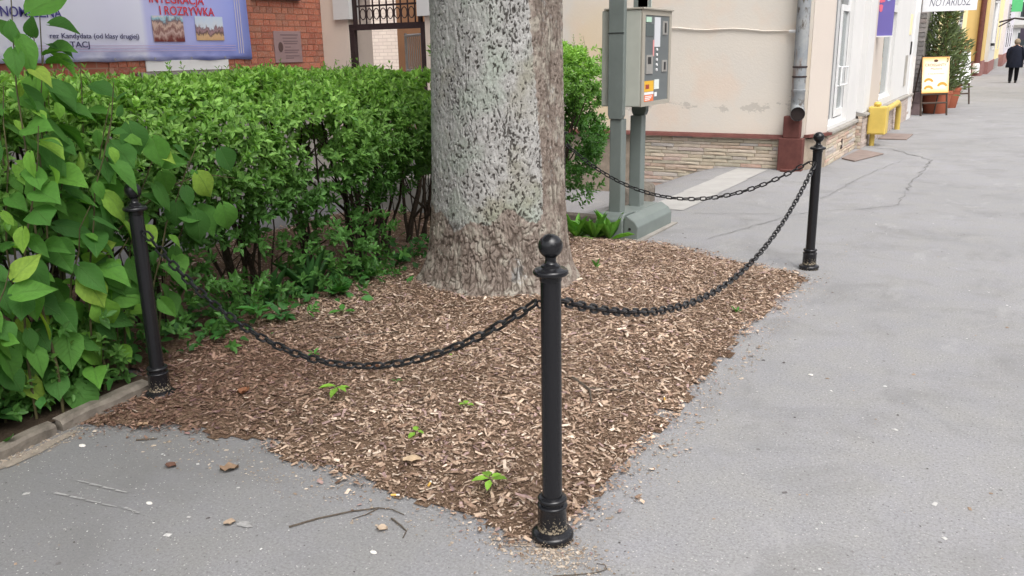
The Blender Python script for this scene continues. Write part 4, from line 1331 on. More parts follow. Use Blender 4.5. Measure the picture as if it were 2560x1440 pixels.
# white stones trodden into the asphalt
for k, (x, y, sz_, lb) in enumerate(((-3.21, 1.90, .014, 'flat white pebble near the kerb'), (-2.55, 1.72, .011, 'white pebble on the asphalt at lower left'), (-1.63, 1.86, .010, 'white pebble below the short twig'), (-0.72, 4.1, .010, 'white pebble on the open pavement right of the bed'))):
    V = []
    for i in range(4):
        for j in range(9):
            a = 2 * PI * j / 9; rr = (1, .92, .6, .12)[i]
            V.append((x + sz_ * rr * math.cos(a) * (1.2 + .2 * math.sin(2 * a + k)), y + sz_ * rr * math.sin(a) * .8, .002 + sz_ * (0, .25, .42, .48)[i]))
    Fc = [(i * 9 + j, i * 9 + (j + 1) % 9, (i + 1) * 9 + (j + 1) % 9, (i + 1) * 9 + j) for i in range(3) for j in range(9)]
    solo('pebble', MB().add(V, Fc), flat('white_pebble', 214, 210, 204), lb, 'pebble', 'white pebbles on the asphalt', smooth=True)

# ================================================================== CORNER BUILDING
FY = 11.54            # wall facing the camera
SX = -2.15            # wall along the street
cb = thing('corner_building', 'cream corner building with stone plinth and shop windows behind the parking meter', 'building', (-4.6, 13, 0))
# front wall (faces the gateway yard)
part('front_wall', MB().prism([(-7.0, FY), (-2.33, FY), (-2.33, FY + .4), (-7.0, FY + .4)], 'z', 0.40, 5.2), M['plaster'], cb)
# chamfered corner and the first stretch of the street wall
part('corner_pier', MB().prism([(-2.326, FY + .003), (SX, 11.95), (SX, 12.02), (-2.5, 12.02), (-2.5, FY + .38), (-2.326, FY + .38)], 'z', 0.455, 5.2), M['cream'], cb)

# windows of the shop: opening y0..y1, frame, panes
def shop_window(parent, y0, y1, z0, z1, xw, splits, glass, door=False):
    fr = MB()
    t = .055
    for (a, b, c, d) in ((y0, y1, z0, z0 + t), (y0, y1, z1 - t, z1), (y0, y0 + t, z0 + t, z1 - t), (y1 - t, y1, z0 + t, z1 - t)):
        fr.box(xw - .06, xw, a, b, c, d)
    for q in splits:
        fr.box(xw - .058, xw - .002, q - t / 2, q + t / 2, z0 + t, z1 - t)
    f = part('window', fr, M['whitepaint'], parent)
    ed = [y0 + t] + [v_ for q in splits for v_ in (q - t / 2, q + t / 2)] + [y1 - t]
    for a, b in zip(ed[::2], ed[1::2]):
        part('pane', MB().box(xw - .035, xw - .025, a, b, z0 + t, z1 - t), glass, f)
    return f
part('street_wall', MB().box(-2.5, SX, 13.42, 14.30, .47, 5.2).box(-2.5, SX - .002, 12.02, 13.42, 2.9, 5.2).box(-2.5, SX - .001, 12.02, 13.42, .40, .52), M['white'], cb)
part('gasket', MB().box(SX - .052, SX - .047, 12.595, 12.612, .59, 2.85).box(SX - .052, SX - .047, 13.31, 13.325, .70, 2.02), M['dark'], cb)
w1 = shop_window(cb, 12.02, 13.42, .525, 2.9, SX - .06, (12.62, 12.70), M['glass'])
dl = part('door_leaf', MB().box(SX - .115, SX - .05, 12.74, 12.82, .60, 2.10).box(SX - .115, SX - .05, 13.30, 13.36, .60, 2.10).box(SX - .115, SX - .05, 12.82, 13.30, .60, .70).box(SX - .115, SX - .05, 12.82, 13.30, 2.02, 2.10), M['whitepaint'], cb)
part('pane', MB().box(SX - .09, SX - .08, 12.82, 13.30, .70, 2.02), M['glass_pale'], dl)
part('push_bar', MB().tube([(SX - .05, 12.80, 1.02), (SX - .01, 12.80, 1.02), (SX - .01, 12.80, 1.28), (SX - .05, 12.80, 1.28)], .012, 8).tube([(SX - .01, 12.80, 1.27), (SX - .01, 13.28, 1.27), (SX - .01, 13.28, 1.03), (SX - .01, 12.80, 1.03)], .012, 8), M['whitepaint'], dl)
# second stretch stands a little forward
SX2 = -2.06
part('pier', MB().box(-2.5, SX2, 14.30, 14.92, .55, 5.2), M['white'], cb)
part('pier', MB().box(-2.5, SX2 - .02, 14.92, 16.10, .55, 5.2), M['cream'], cb)
w2 = shop_window(cb, 16.10, 17.45, .66, 2.12, SX2 - .07, (), M['glass_pale'])
part('transom_window', MB().box(SX2 - .12, SX2 - .10, 16.10, 17.45, 2.22, 2.9), M['glass'], w2)
part('street_wall', MB().box(-2.5, SX2 - .003, 17.45, 21.0, .55, 5.2).box(-2.5, SX2 - .006, 16.10, 17.45, .45, .66).box(-2.5, SX2 - .006, 16.10, 17.45, 2.12, 2.22).box(-2.5, SX2 - .006, 16.10, 17.45, 2.9, 5.2), M['white'], cb)
part('pilaster', MB().box(SX2 - .01, SX2 + .03, 20.3, 21.0, .0, 5.0), M['whitepaint'], cb)
part('number_plate', MB().box(SX2 + .0, SX2 + .015, 20.02, 20.16, 1.36, 1.62), M['dark'], cb)
part('entry_panel', MB().box(SX2 - .004, SX2 + .02, 19.35, 19.60, .75, 1.35), M['steel'], cb)
part('yellow_notice', MB().box(SX2 - .004, SX2 + .008, 19.6, 19.9, 1.75, 2.15), flat('pale_yellow_card', 226, 218, 178), cb)

# plinth: backing plus split-face ledge stones, each its own piece
pw = part('plinth', MB().prism([(-7.0, FY - .012), (-2.325, FY - .012), (SX + .012, 11.95), (SX + .012, 14.29), (SX2 + .012, 14.29), (SX2 + .012, 21.2), (-2.6, 21.2), (-2.6, 12.2), (-7.0, 12.2)], 'z', -.6, .398), M['jointgrey'], cb)
SM = []
for k in range(7):
    r = random.Random(k)
    q = lambda a=.012: r.uniform(-a, a)
    V = [(-.5, 0, -.5), (.5, 0, -.5), (.5, 0, .5), (-.5, 0, .5),
         (-.485 + q(), -1 + q(.35), -.44 + q(.03)), (.485 + q(), -1 + q(.35), -.44 + q(.03)), (.485 + q(), -1 + q(.35), .44 + q(.03)), (-.485 + q(), -1 + q(.35), .44 + q(.03)), (q(.2), -1.15 + q(.3), q(.2))]
    Fc = [(0, 1, 5, 4), (1, 2, 6, 5), (2, 3, 7, 6), (3, 0, 4, 7), (4, 5, 8), (5, 6, 8), (6, 7, 8), (7, 4, 8)]
    SM.append(MB().add(V, Fc).mesh('ledge_stone', M['stone']))
rs = random.Random(4)
def lay_stones(A, B, zlo, zhi, rh, lmin, lmax, depth, parent, limit):
    """rows of stones from A to B (2D, wall face to the right of A->B)"""
    A, B = Vector((*A, 0)), Vector((*B, 0))
    L = (B - A).length
    t = (B - A) / L
    nrm = Vector((t.y, -t.x, 0))
    cnt = 0
    z = zlo
    while z < zhi - .012:
        h = min(rh * rs.choice((.75, 1, 1, 1.25)), zhi - z)
        u = -rs.random() * lmax
        while u < L:
            l = rs.uniform(lmin, lmax)
            a, b = max(u, 0), min(u + l, L)
            if b - a > .04 and cnt < limit:
                c = A + t * ((a + b) / 2)
                ly = -nrm
                Mx = Matrix(((t.x * (b - a - .004), ly.x * depth * rs.uniform(.5, 1.4), 0, c.x), (t.y * (b - a - .004), ly.y * depth * rs.uniform(.5, 1.4), 0, c.y), (0, 0, h - .004, z + h / 2), (0, 0, 0, 1)))
                inst('ledge_stone', rs.choice(SM), parent, Mx)
                cnt += 1
            u += l
        z += h
    return cnt
n1 = lay_stones((-4.75, FY - .012), (-2.62, FY - .012), -.42, .395, .048, .16, .42, .012, cb, 190)
n2 = lay_stones((SX + .012, 11.95), (SX + .012, 14.28), .0, .42, .052, .25, .5, .012, cb, 75)
n3 = lay_stones((SX + .012, 14.29), (SX2 + .012, 14.29), .0, .50, .052, .05, .12, .008, cb, 24)
mbx = MB()
z = 0.0
while z < .50:
    y = 14.30
    while y < 21.2:
        l = rs.uniform(.3, .6)
        d_ = rs.uniform(.004, .02)
        mbx.box(SX2 + .012, SX2 + .013 + d_, y + .003, min(y + l, 21.2) - .003, z + .003, z + .055)
        y += l
    z += .058
far_st = part('ledge_stones_beyond', mbx, M['stone'], cb)
far_st['kind'] = 'stuff'
part('plinth_ledge', MB().prism([(FY - .075, .395), (FY - .055, .425), (FY + .02, .455), (FY + .02, .395)], 'x', -7.0, -2.60), M['redpaint'], cb)
part('window_sill', MB().prism([(SX + .06, .425), (SX + .055, .455), (SX - .12, .50), (SX - .12, .42)], 'y', 12.0, 14.28), M['greyconc'], cb)
part('window_sill', MB().prism([(SX2 + .06, .505), (SX2 + .055, .53), (SX2 - .12, .575), (SX2 - .12, .50)], 'y', 14.30, 21.0), M['greyconc'], cb)
part('corner_ledge', MB().prism([(-2.34, FY - .03), (-2.27, FY - .03), (SX + .07, 11.95), (SX + .07, 12.01), (SX - .05, 12.01), (-2.34, FY + .05)], 'z', .42, .456), M['redpaint'], cb)
part('air_grate', MB().box(SX + .02, SX + .034, 13.02, 13.10, .13, .27), M['iron'], cb)

# downpipe in front of the wall, with its oxide red lower box
dp = thing('downpipe', 'patched zinc downpipe with open elbow above an oxide red base', 'downpipe', (-2.42, 11.42, 0))
px, py = -2.43, 11.43
part('pipe', MB().lathe([(.082, .80), (.084, 1.0), (.088, 1.005), (.088, 1.03), (.082, 1.035), (.083, 1.6), (.083, 3.4)], 20, (px, py, 0)), M['zinc'], dp, smooth=True)
for z in (1.18, 1.30, 2.4):
    part('pipe_clip', MB().lathe([(.084, z), (.091, z + .003), (.091, z + .017), (.084, z + .02)], 20, (px, py, 0)), M['iron'], dp)
el = [(px, py, .86), (px + .005, py - .01, .80), (px + .025, py - .06, .755), (px + .045, py - .16, .735)]
part('elbow', MB().tube(el, [.083, .084, .086, .090], 18, cap=False), M['zinc'], dp, smooth=True)
part('elbow_mouth', MB().tube([(px + .042, py - .145, .738), (px + .0422, py - .146, .738)], .084, 18), flat('pipe_inside', 38, 28, 26), dp)
part('red_base', MB().box(-2.63, -2.32, FY - .16, FY - .035, -.02, .42).box(-2.585, -2.37, FY - .145, FY - .03, .42, .70), M['redpaint'], dp, bevel=.012)
part('red_gutter', MB().prism([(-2.58, FY - .163), (-2.38, FY - .163), (-2.40, FY - .26), (-2.48, FY - .30), (-2.56, FY - .26)], 'z', 0.0, .025), M['redpaint'], dp)

# cable along the wall
path = [(-4.6, FY - .015, 1.83)] + [(-4.4 + .18 * i, FY - .015, 1.835 - .008 * i + .012 * math.sin(i * 1.3)) for i in range(10)] + [(-2.66, FY - .02, 1.755), (-2.52, FY - .06, 1.745)]
cab = thing('wall_cable', 'thin painted cable stapled across the cream wall right of the meter', 'cable', (-3.5, FY, 1.8))
part('cable', MB().tube(path, .0095, 6), M['plaster'], cab)
part('cable_end', MB().tube([(-2.60, FY - .05, 1.745), (-2.48, FY - .10, 1.742)], .019, 8), M['whitepaint'], cab)

# ================================================================== GATEWAY
gw = thing('gateway_wall', 'pale pink wall with white-trimmed arched gateway right of the brick building', 'wall', (-9.0, FY, -.45))
GX0, GX1 = -9.86, -8.28
part('pier', MB().box(-10.44, GX0, FY, FY + .62, -.5, 2.5), M['plaster2'], gw)
part('pier', MB().box(GX1, -7.002, FY, FY + .38, -.5, 2.5), M['plaster2'], gw)
acx, ar = (GX0 + GX1) / 2, (GX1 - GX0) / 2 - .08
sp_ = [(-10.44, 2.5), (acx - ar, 2.5)] + [(acx + ar * math.cos(PI - PI * i / 16), 2.5 + ar * .9 * math.sin(PI * i / 16)) for i in range(1, 16)] + [(acx + ar, 2.5), (-7.002, 2.5), (-7.002, 4.6), (-10.44, 4.6)]
part('arch_wall', MB().prism(sp_, 'y', FY, FY + .38), M['plaster2'], gw)
for xa, xb in ((-10.12, GX0 + .085), (GX1 - .11, -7.93)):
    part('impost', MB().box(xa, xb, FY - .05, FY - .001, 2.14, 3.2), M['white'], gw)
    part('impost_return', MB().box(max(xa, GX0 - .02) if xa < -9 else GX1 - .11, min(xb, GX1 + .02) if xa > -9 else GX0 + .085, FY + .001, FY + .2, 2.14, 2.5), M['white'], gw)

gt = thing('iron_gate', 'dark iron gate with ringed transom grille in the archway', 'gate', (-9.07, FY + .1, -.45))
gy = FY + .02
part('frame', MB().box(GX0 + .005, GX0 + .105, gy, gy + .08, -.45, 1.96).box(GX1 - .105, GX1 - .005, gy, gy + .08, -.45, 1.96).box(GX0 + .005, GX1 - .005, gy - .004, gy + .084, 1.96, 2.055), M['iron'], gt)
part('frame_post', MB().box(GX0 + .09, GX0 + .15, gy + .01, gy + .06, 2.055, 3.1), M['iron'], gt)
part('frame_post', MB().box(GX1 - .15, GX1 - .09, gy + .01, gy + .06, 2.055, 3.1), M['iron'], gt)
part('grille_rail', MB().box(GX0 + .15, GX1 - .15, gy + .02, gy + .05, 2.325, 2.355), M['iron'], gt)
nb = 9
for k in range(nb):
    x = GX0 + .22 + (GX1 - GX0 - .44) * k / (nb - 1)
    part('grille_bar', MB().box(x - .009, x + .009, gy + .024, gy + .044, 2.055, 3.05), M['iron'], gt)
    if k < nb - 1:
        xc = x + (GX1 - GX0 - .44) / (nb - 1) / 2
        part('grille_ring', MB().tube([(xc + .055 * math.cos(2 * PI * i / 16), gy + .034, 2.21 + .085 * math.sin(2 * PI * i / 16)) for i in range(16)], .009, 6, closed=True), M['iron'], gt)
# leaf swung inward on the right
gl = part('gate_leaf', MB(), M['iron'], gt)
def leafpt(u, z):
    a = math.radians(150)
    return (GX1 - .10 + math.cos(a) * u, gy + .06 + math.sin(a) * u, z)
lm = MB()
for (u0, z0, u1, z1) in ((0.03, -.4, 0.03, 1.9), (.72, -.4, .72, 1.9), (0, 1.86, .74, 1.86), (0, 1.3, .74, 1.3), (0, .3, .74, .3), (0, -.38, .74, -.38)):
    lm.tube([leafpt(u0, z0), leafpt(u1, z1)], .022, 6)
gl.data = lm.mesh('gate_leaf', M['steel'])
for k in range(8):
    u = .09 + .58 * k / 7
    part('leaf_bar', MB().tube([leafpt(u, -.38), leafpt(u, 1.86)], .010, 6), M['steel'], gl)

# what lies beyond the gate
solo('yard_building', MB().box(-14.5, -11.2, 17.5, 20, -.5, 5.5), M['whitebrick'], 'sunlit whitewashed brick building seen through the gateway', 'building')
solo('yard_wall', MB().box(-10.72, -7.5, 14.0, 14.4, -.5, 4.5), mat_plaster('brown_plaster', srgb(150, 112, 88), srgb(160, 124, 92), srgb(120, 92, 76)), 'brown plastered wall beyond the gateway on the right', 'wall')
solo('yard_wall', MB().box(-14.5, -10.9, 12.6, 12.75, -.5, 1.2), M['greyconc'], 'grey low wall beyond the gateway on the left', 'wall')

# ================================================================== BRICK BUILDING
BX = -10.45
bb = thing('brick_building', 'red brick building carrying the banner above the hedge', 'building', (BX - 1, 8, -.45))
part('wall', MB().box(BX - 4, BX - .022, -2, FY + .2, -.5, 5.0), M['brickfar'], bb)
part('mortar_bed', MB().box(BX - .022, BX - .008, 7.4, FY + .19, 1.16, 2.62), M['mortar'], bb)
BK = []
for k in range(5):
    r = random.Random(50 + k)
    j = lambda: r.uniform(-.006, .006)
    V = [(0, 0, 0), (0, 1, 0), (0, 1, 1), (0, 0, 1), (1 + j() * 20, .012, .03), (1 + j() * 20, .988, .03), (1 + j() * 20, .985, .96), (1 + j() * 20, .015, .97)]
    BK.append(MB().add(V, [(0, 1, 5, 4), (1, 2, 6, 5), (2, 3, 7, 6), (3, 0, 4, 7), (4, 5, 6, 7)]).mesh('brick', M['brick']))
row = 0
z = 1.17
while z < 2.6:
    y = 7.4 + (0.0 if row % 2 else .07)
    hd = row % 2
    while y < FY + .1:
        l = (.27 if not hd else .135) if rs.random() < .85 else .20
        y1 = min(y + l, FY + .185)
        vis = y1 > 9.7 or z < 1.62
        if vis and not (7.85 < y and y1 < 9.45 and 1.30 < z < 1.45):
            inst('brick', rs.choice(BK), bb, Matrix(((.013, 0, 0, BX - .010), (0, y1 - y - .012, 0, y), (0, 0, .085, z), (0, 0, 0, 1))))
        y += l
    z += .0965
    row += 1
part('window_sill', MB().box(BX - .02, BX + .07, 9.98, 11.02, 2.44, 2.50), flat('dark_sill', 56, 48, 44), bb)
part('window', MB().box(BX - .021, BX + .004, 10.05, 10.95, 2.63, 4.0), M['glass'], bb)
part('plinth', MB().box(BX - .02, BX + .05, -2, FY - .01, -.5, 1.15), M['greyconc'], bb)

wbd = solo('white_board', MB().box(BX + .006, BX + .03, 7.95, 9.40, 1.395, 1.54), M['whitepaint'], 'narrow white board on the brick wall right below the banner', 'board')
solo('stone_ledge', MB().box(BX + .006, BX + .10, 7.8, 9.55, 1.30, 1.385), M['greyconc'], 'grey stone ledge under the narrow white board', 'ledge')

pq = thing('plaque', 'rectangular grey-mauve metal memorial plaque on the brick wall', 'plaque', (BX + .01, 10.7, 1.7))
part('plate', MB().box(BX + .004, BX + .025, 10.39, 11.0, 1.465, 1.96), simple('mauve_bronze', srgb(150, 126, 126)[:3], .5, .4, .1, var=.08), pq, bevel=.004)
part('crest', MB().add([(BX + .032, 10.52 + .05 * math.cos(2 * PI * i / 12), 1.71 + .075 * math.sin(2 * PI * i / 12)) for i in range(12)] + [(BX + .027, 10.52 + .055 * math.cos(2 * PI * i / 12), 1.71 + .08 * math.sin(2 * PI * i / 12)) for i in range(12)],
     [tuple(range(12))] + [(i, (i + 1) % 12, 12 + (i + 1) % 12, 12 + i) for i in range(12)]), simple('dark_bronze', srgb(92, 72, 70)[:3], .6, .3, .2), pq)
for k, (z, a, b) in enumerate(((1.90, 10.53, 10.93), (1.85, 10.58, 10.90), (1.80, 10.58, 10.92), (1.765, 10.60, 10.9), (1.71, 10.62, 10.75), (1.66, 10.6, 10.93), (1.625, 10.6, 10.9), (1.57, 10.62, 10.93), (1.535, 10.62, 10.8))):
    part('engraved_line', MB().box(BX + .0255, BX + .0275, a, b, z - .008, z + .008), M['brick'] if False else flat('engraving', 118, 98, 100), pq)

# ---------------------------------------------------------------- banner
s = NM('banner_print')
sep = s.N('ShaderNodeSeparateXYZ'); s.l.new(s.world(), sep.inputs[0])
yy, zz_ = sep.outputs[1], sep.outputs[2]
c = s.ramp(s.maprange(yy, 5.5, 9.9), [(0.0, srgb(236, 237, 246)), (0.45, srgb(224, 225, 245)), (0.555, srgb(226, 228, 246)), (0.575, srgb(194, 197, 240)), (0.85, srgb(166, 174, 234)), (1.0, srgb(140, 156, 230))])
cl = s.noise(s.world((1, 1.2, 3.5)), 2.2, 4)
bot = s.maprange(zz_, 1.53, 1.80, 1.0, 0.0)
c = s.mix(s.math('MULTIPLY', s.math('MULTIPLY', bot, s.maprange(cl, 0.35, 0.65)), 0.75), c, srgb(96, 110, 186))
s.base(c, .45, .3)
M['banner'] = s.m
bn = thing('banner', 'large lavender and blue printed banner on the brick wall', 'banner', (BX + .03, 7, 2.2))
bx = BX + .045
NB = 26
V, Fc = [], []
for i in range(NB + 1):
    y = 2.6 + (9.87 - 2.6) * i / NB
    for z_, ofs in ((1.545 - .012 * i / NB, .012), (1.6, 0), (2.4, .006), (3.1, 0)):
        V.append((bx + ofs * math.sin(i * 1.7) - .012 * (z_ < 1.56), y - .02 * (z_ > 2) * (i == NB), z_ + (.008 * math.sin(i * 2.1) if z_ < 1.56 else 0)))
for i in range(NB):
    for j in range(3):
        a = i * 4 + j
        Fc.append((a, a + 4, a + 5, a + 1))
sh = part('sheet', MB().add(V, Fc), M['banner'], bn, smooth=True)
md = sh.modifiers.new('thick', 'SOLIDIFY'); md.thickness = .003; md.offset = -1
tx = bx + .014
def banner_text(t, y, z, cap, mat, bold=.012, width=None, right=False):
    me = text_mesh(t, cap / .70, mat, bold=bold * cap * 0.75, width=width)
    co = [v_.co.x for v_ in me.vertices]
    off = -max(co) if right else -min(co)
    inst('lettering', me, bn, Mface((tx, y + off, z), (0, 1, 0), (0, 0, 1)))
PUR, NAV, RED = flat('purple_ink', 72, 66, 140), flat('navy_ink', 62, 62, 104), flat('red_ink', 206, 62, 72)
banner_text('NOMICZNA', 6.80, 2.075, .115, PUR, .020, .76, True)
banner_text('in', 6.15, 1.905, .07, NAV, .016)
banner_text('en do', 6.16, 1.825, .062, NAV, .016)
banner_text('rez Kandydata (od klasy drugiej)', 7.87, 1.83, .062, NAV, .016, 1.27, True)
banner_text('kl', 6.22, 1.715, .070, NAV, .016)
banner_text('TACJ', 6.85, 1.72, .072, NAV, .018, .27)
banner_text('INTEGRACJA', 9.03, 2.305, .118, RED, .020, .93, True)
banner_text('I ROZRYWKA', 9.20, 2.15, .118, RED, .020, .95, True)
for y in (9.60, 9.645, 9.69):
    part('printed_line', MB().box(tx - .002, tx, y, y + .010, 1.62, 3.0), flat('cream_ink', 224, 214, 214), bn)
for z in (1.735, 1.70, 1.665):
    part('printed_line', MB().box(tx - .002, tx, 6.2, 9.55, z, z + .007), flat('peach_ink', 196, 176, 206), bn)
def mat_photo(name, stops, sc):
    s = NM(name)
    v = s.world((1, 1, 1))
    sep = s.N('ShaderNodeSeparateXYZ'); s.l.new(v, sep.inputs[0])
    n_ = s.noise(s.world((1, 1, .55)), sc, 5, .65)
    f = s.math('ADD', s.maprange(sep.outputs[2], 1.80, 2.14), s.math('MULTIPLY', s.math('SUBTRACT', n_, .5), 1.1))
    s.base(s.ramp(f, stops), .45, .3)
    return s.m
part('printed_photo', MB().box(tx - .002, tx + .001, 8.10, 8.62, 1.79, 2.135), mat_photo('crowd_photo_print', [(0, srgb(110, 50, 48)), (.25, srgb(196, 168, 160)), (.42, srgb(132, 92, 88)), (.6, srgb(206, 178, 164)), (.75, srgb(120, 96, 98)), (.9, srgb(150, 196, 212)), (1, srgb(214, 206, 204))], 11), bn)
part('printed_photo', MB().box(tx - .002, tx + .001, 8.83, 9.34, 1.81, 2.145), mat_photo('field_photo_print', [(0, srgb(196, 160, 120)), (.22, srgb(206, 172, 134)), (.32, srgb(96, 76, 74)), (.46, srgb(166, 134, 140)), (.58, srgb(128, 104, 112)), (.66, srgb(206, 214, 226)), (1, srgb(196, 212, 232))], 9), bn)
for y in np.arange(5.6, 9.9, .62):
    part('eyelet', MB().tube([(tx + .001, y + .012 * math.cos(2 * PI * i / 10), 1.565 + .012 * math.sin(2 * PI * i / 10)) for i in range(10)], .004, 5, closed=True), M['steel'], bn)

# low concrete wall glimpsed through the hedge stems
lw = MB()
A, B = Vector((-8.6, 5.9)), Vector((-4.9, 8.2))
t = (B - A).normalized(); nn_ = Vector((-t.y, t.x)) * .30
lw.prism([tuple(A), tuple(B), tuple(B + nn_), tuple(A + nn_)], 'z', -.45, .22)
solo('low_wall', lw, M['greyconc'], 'low grey concrete wall glimpsed behind the hedge stems', 'wall', bevel=.02)
solo('stone_block', MB().prism([(-3.62, 8.28), (-3.42, 8.12), (-3.22, 8.30), (-3.24, 8.62), (-3.50, 8.70), (-3.66, 8.55)], 'z', -.1, .19), M['kerb'], 'rough stone block on the ground behind the parking meter', 'stone', bevel=.05)
solo('stone_edging', MB().box(-3.75, -3.02, 6.98, 7.10, -.06, .10), M['kerb'], 'short stone edging between shrub and meter foot', 'edging', bevel=.015)

# ================================================================== PARKING METER
pm = thing('parking_meter', 'grey-green parking meter on two square posts behind the tree bed', 'parking meter', (-2.84, 6.98, 0))
G = M['meter_green']
for y in (6.72, 7.16):
    ps = part('post', MB().box(-2.930, -2.822, y - .060, y + .045, .05, 1.0), G, pm, bevel=.008)
    # the posts widen into a bracket beside the cabinet
    part('bracket', MB().prism([(-2.930, 1.0), (-2.822, 1.0), (-2.808, 1.035), (-2.808, 1.60), (-2.808, 2.35), (-2.944, 2.35), (-2.944, 1.035)], 'y', y - .075 if y < 7 else y + .0, y - .017 if y < 7 else y + .07), G, ps, bevel=.006)
part('bracket_seam', MB().box(-2.946, -2.806, 6.641, 6.646, 1.685, 1.692), M['dark'], pm)
part('foot', MB().prism([(6.56, .0), (6.56, .17), (6.60, .22), (6.80, .22), (6.86, .17), (6.86, .0)], 'x', -2.985, -2.76), G, pm, bevel=.01)
part('foot', MB().prism([(-2.757, .0), (-2.757, .17), (-2.735, .21), (-2.66, .165), (-2.63, .12), (-2.63, .0)], 'y', 6.58, 7.40), G, pm, bevel=.008)
part('foot_cover', MB().box(-2.97, -2.76, 6.865, 7.39, .0, .20), G, pm, bevel=.01)
part('bolt', MB().tube([(-2.70, 6.574, .10), (-2.70, 6.58, .10)], .012, 8), M['dark'], pm)
part('base_slab', MB().box(-3.02, -2.585, 6.52, 7.45, .002, .016), M['greyconc'], pm)
cabt = part('cabinet', MB().box(-3.03, -2.685, 6.705, 7.375, 1.10, 1.865), M['meter_cab'], pm, bevel=.008)
FX = -2.672
part('front_bezel', MB().box(FX - .012, FX, 6.705, 7.375, 1.10, 1.135).box(FX - .012, FX, 6.705, 7.375, 1.825, 1.865).box(FX - .012, FX, 6.705, 6.765, 1.135, 1.825).box(FX - .012, FX, 7.325, 7.375, 1.135, 1.825), M['meter_bezel'], cabt)
part('front_panel', MB().box(FX - .012, FX - .006, 6.765, 7.325, 1.135, 1.825), M['meter_panel'], cabt)
part('rain_hood', MB().box(-3.01, -2.655, 6.695, 7.385, 1.866, 1.882), M['meter_bezel'], cabt, bevel=.004)
f0 = FX - .006
def fit(name, y0, y1, z0, z1, m, d_=.004):
    return part(name, MB().box(f0, f0 + d_, y0, y1, z0, z1), m, cabt)
fit('display', 6.79, 6.90, 1.77, 1.81, flat('display_green', 176, 206, 186), .006)
fit('display_frame', 6.785, 6.955, 1.66, 1.755, flat('display_dark', 84, 92, 92))
fit('tariff_card', 6.98, 7.11, 1.575, 1.812, flat('card_white', 200, 202, 206))
fit('red_stripe', 6.955, 6.975, 1.50, 1.63, flat('pink_stripe', 222, 150, 150))
for k in range(5):
    z = 1.553 - .041 * k
    part('button', MB().tube([(f0, 7.045, z), (f0 + .008, 7.045, z)], .012, 10), M['whitepaint'], cabt)
co_ = fit('coin_slot', 6.80, 6.945, 1.36, 1.512, M['steel'], .008)
part('slot', MB().box(f0 + .008, f0 + .010, 6.83, 6.90, 1.44, 1.495), M['dark'], co_)
ca_ = fit('card_slot', 7.165, 7.275, 1.675, 1.785, M['steel'], .008)
part('slot', MB().box(f0 + .008, f0 + .010, 7.20, 7.24, 1.69, 1.77), M['dark'], ca_)
no_ = fit('note_slot', 7.165, 7.28, 1.37, 1.466, M['steel'], .008)
part('slot', MB().box(f0 + .008, f0 + .010, 7.205, 7.245, 1.385, 1.45), M['dark'], no_)
for (a_, b_, c_, d_, m_) in ((6.775, 6.985, 1.216, 1.303, flat('yellow_sticker', 220, 172, 56)), (6.775, 6.985, 1.192, 1.213, flat('sticker_white', 228, 226, 226)), (6.775, 6.985, 1.137, 1.190, flat('orange_sticker', 226, 118, 72)),
                             (7.0, 7.11, 1.23, 1.31, flat('sticker_pale', 214, 220, 216)), (7.01, 7.065, 1.17, 1.205, flat('sticker_white', 228, 226, 226))):
    fit('sticker', a_, b_, c_, d_, m_, .003)
fit('sticker_print', 6.80, 6.88, 1.24, 1.275, flat('dark_red_print', 150, 66, 56), .0045)
fit('sticker_print', 6.79, 6.93, 1.160, 1.168, flat('sticker_white', 228, 226, 226), .0045)
fit('sticker_print', 6.79, 6.90, 1.146, 1.153, flat('sticker_white', 228, 226, 226), .0045)
fit('sticker_print', 6.79, 6.95, 1.174, 1.181, flat('sticker_white', 228, 226, 226), .0045)
part('sign_post', MB().box(-2.90, -2.81, 7.16, 7.25, 1.883, 2.5), M['meter_cab'], pm)

# ================================================================== ALONG THE STREET
YEL = M['yellow'] = simple('gas_yellow', srgb(200, 174, 88)[:3], .45, .4, var=.12, scale=6)
gb = thing('gas_box', 'yellow gas meter box with yellow pipe on the stone plinth', 'gas box', (-1.95, 14.9, 0))
part('box', MB().box(-2.03, -1.76, 14.72, 15.02, .19, .62), YEL, gb, bevel=.012)
part('door_panel', MB().box(-2.01, -1.78, 14.712, 14.718, .21, .60), YEL, gb, bevel=.003)
part('knob', MB().lathe([(.03, .62), (.055, .635), (.06, .66), (.045, .685), (.01, .695)], 14, (-1.92, 14.86, 0)), YEL, gb, smooth=True)
part('leg', MB().tube([(-1.96, 14.86, 0), (-1.96, 14.86, .2)], .04, 12), YEL, gb, smooth=True)
part('pipe', MB().tube([(-1.88, 15.02, .50), (-1.93, 17.6, .52), (-1.94, 17.85, .47), (-1.94, 17.92, .38), (-1.94, 17.95, .0)], .05, 12), YEL, gb, smooth=True)

hm = simple('rusty_plate', srgb(132, 118, 112)[:3], .7, .3, .1, var=.2, scale=6)
def hatch(pts, label, z=.02):
    solo('hatch_plate', MB().prism(pts, 'z', .003, z), hm, label, 'hatch', 'hatches along the wall', bevel=.004)
hatch([(-2.08, 12.9), (-1.86, 12.62), (-1.62, 13.65), (-2.02, 14.1)], 'reddish metal hatch plate at the foot of the plinth before the gas box')
hatch([(-2.0, 15.9), (-1.55, 15.9), (-1.55, 16.9), (-2.0, 16.9)], 'flat metal hatch plate beyond the gas box')

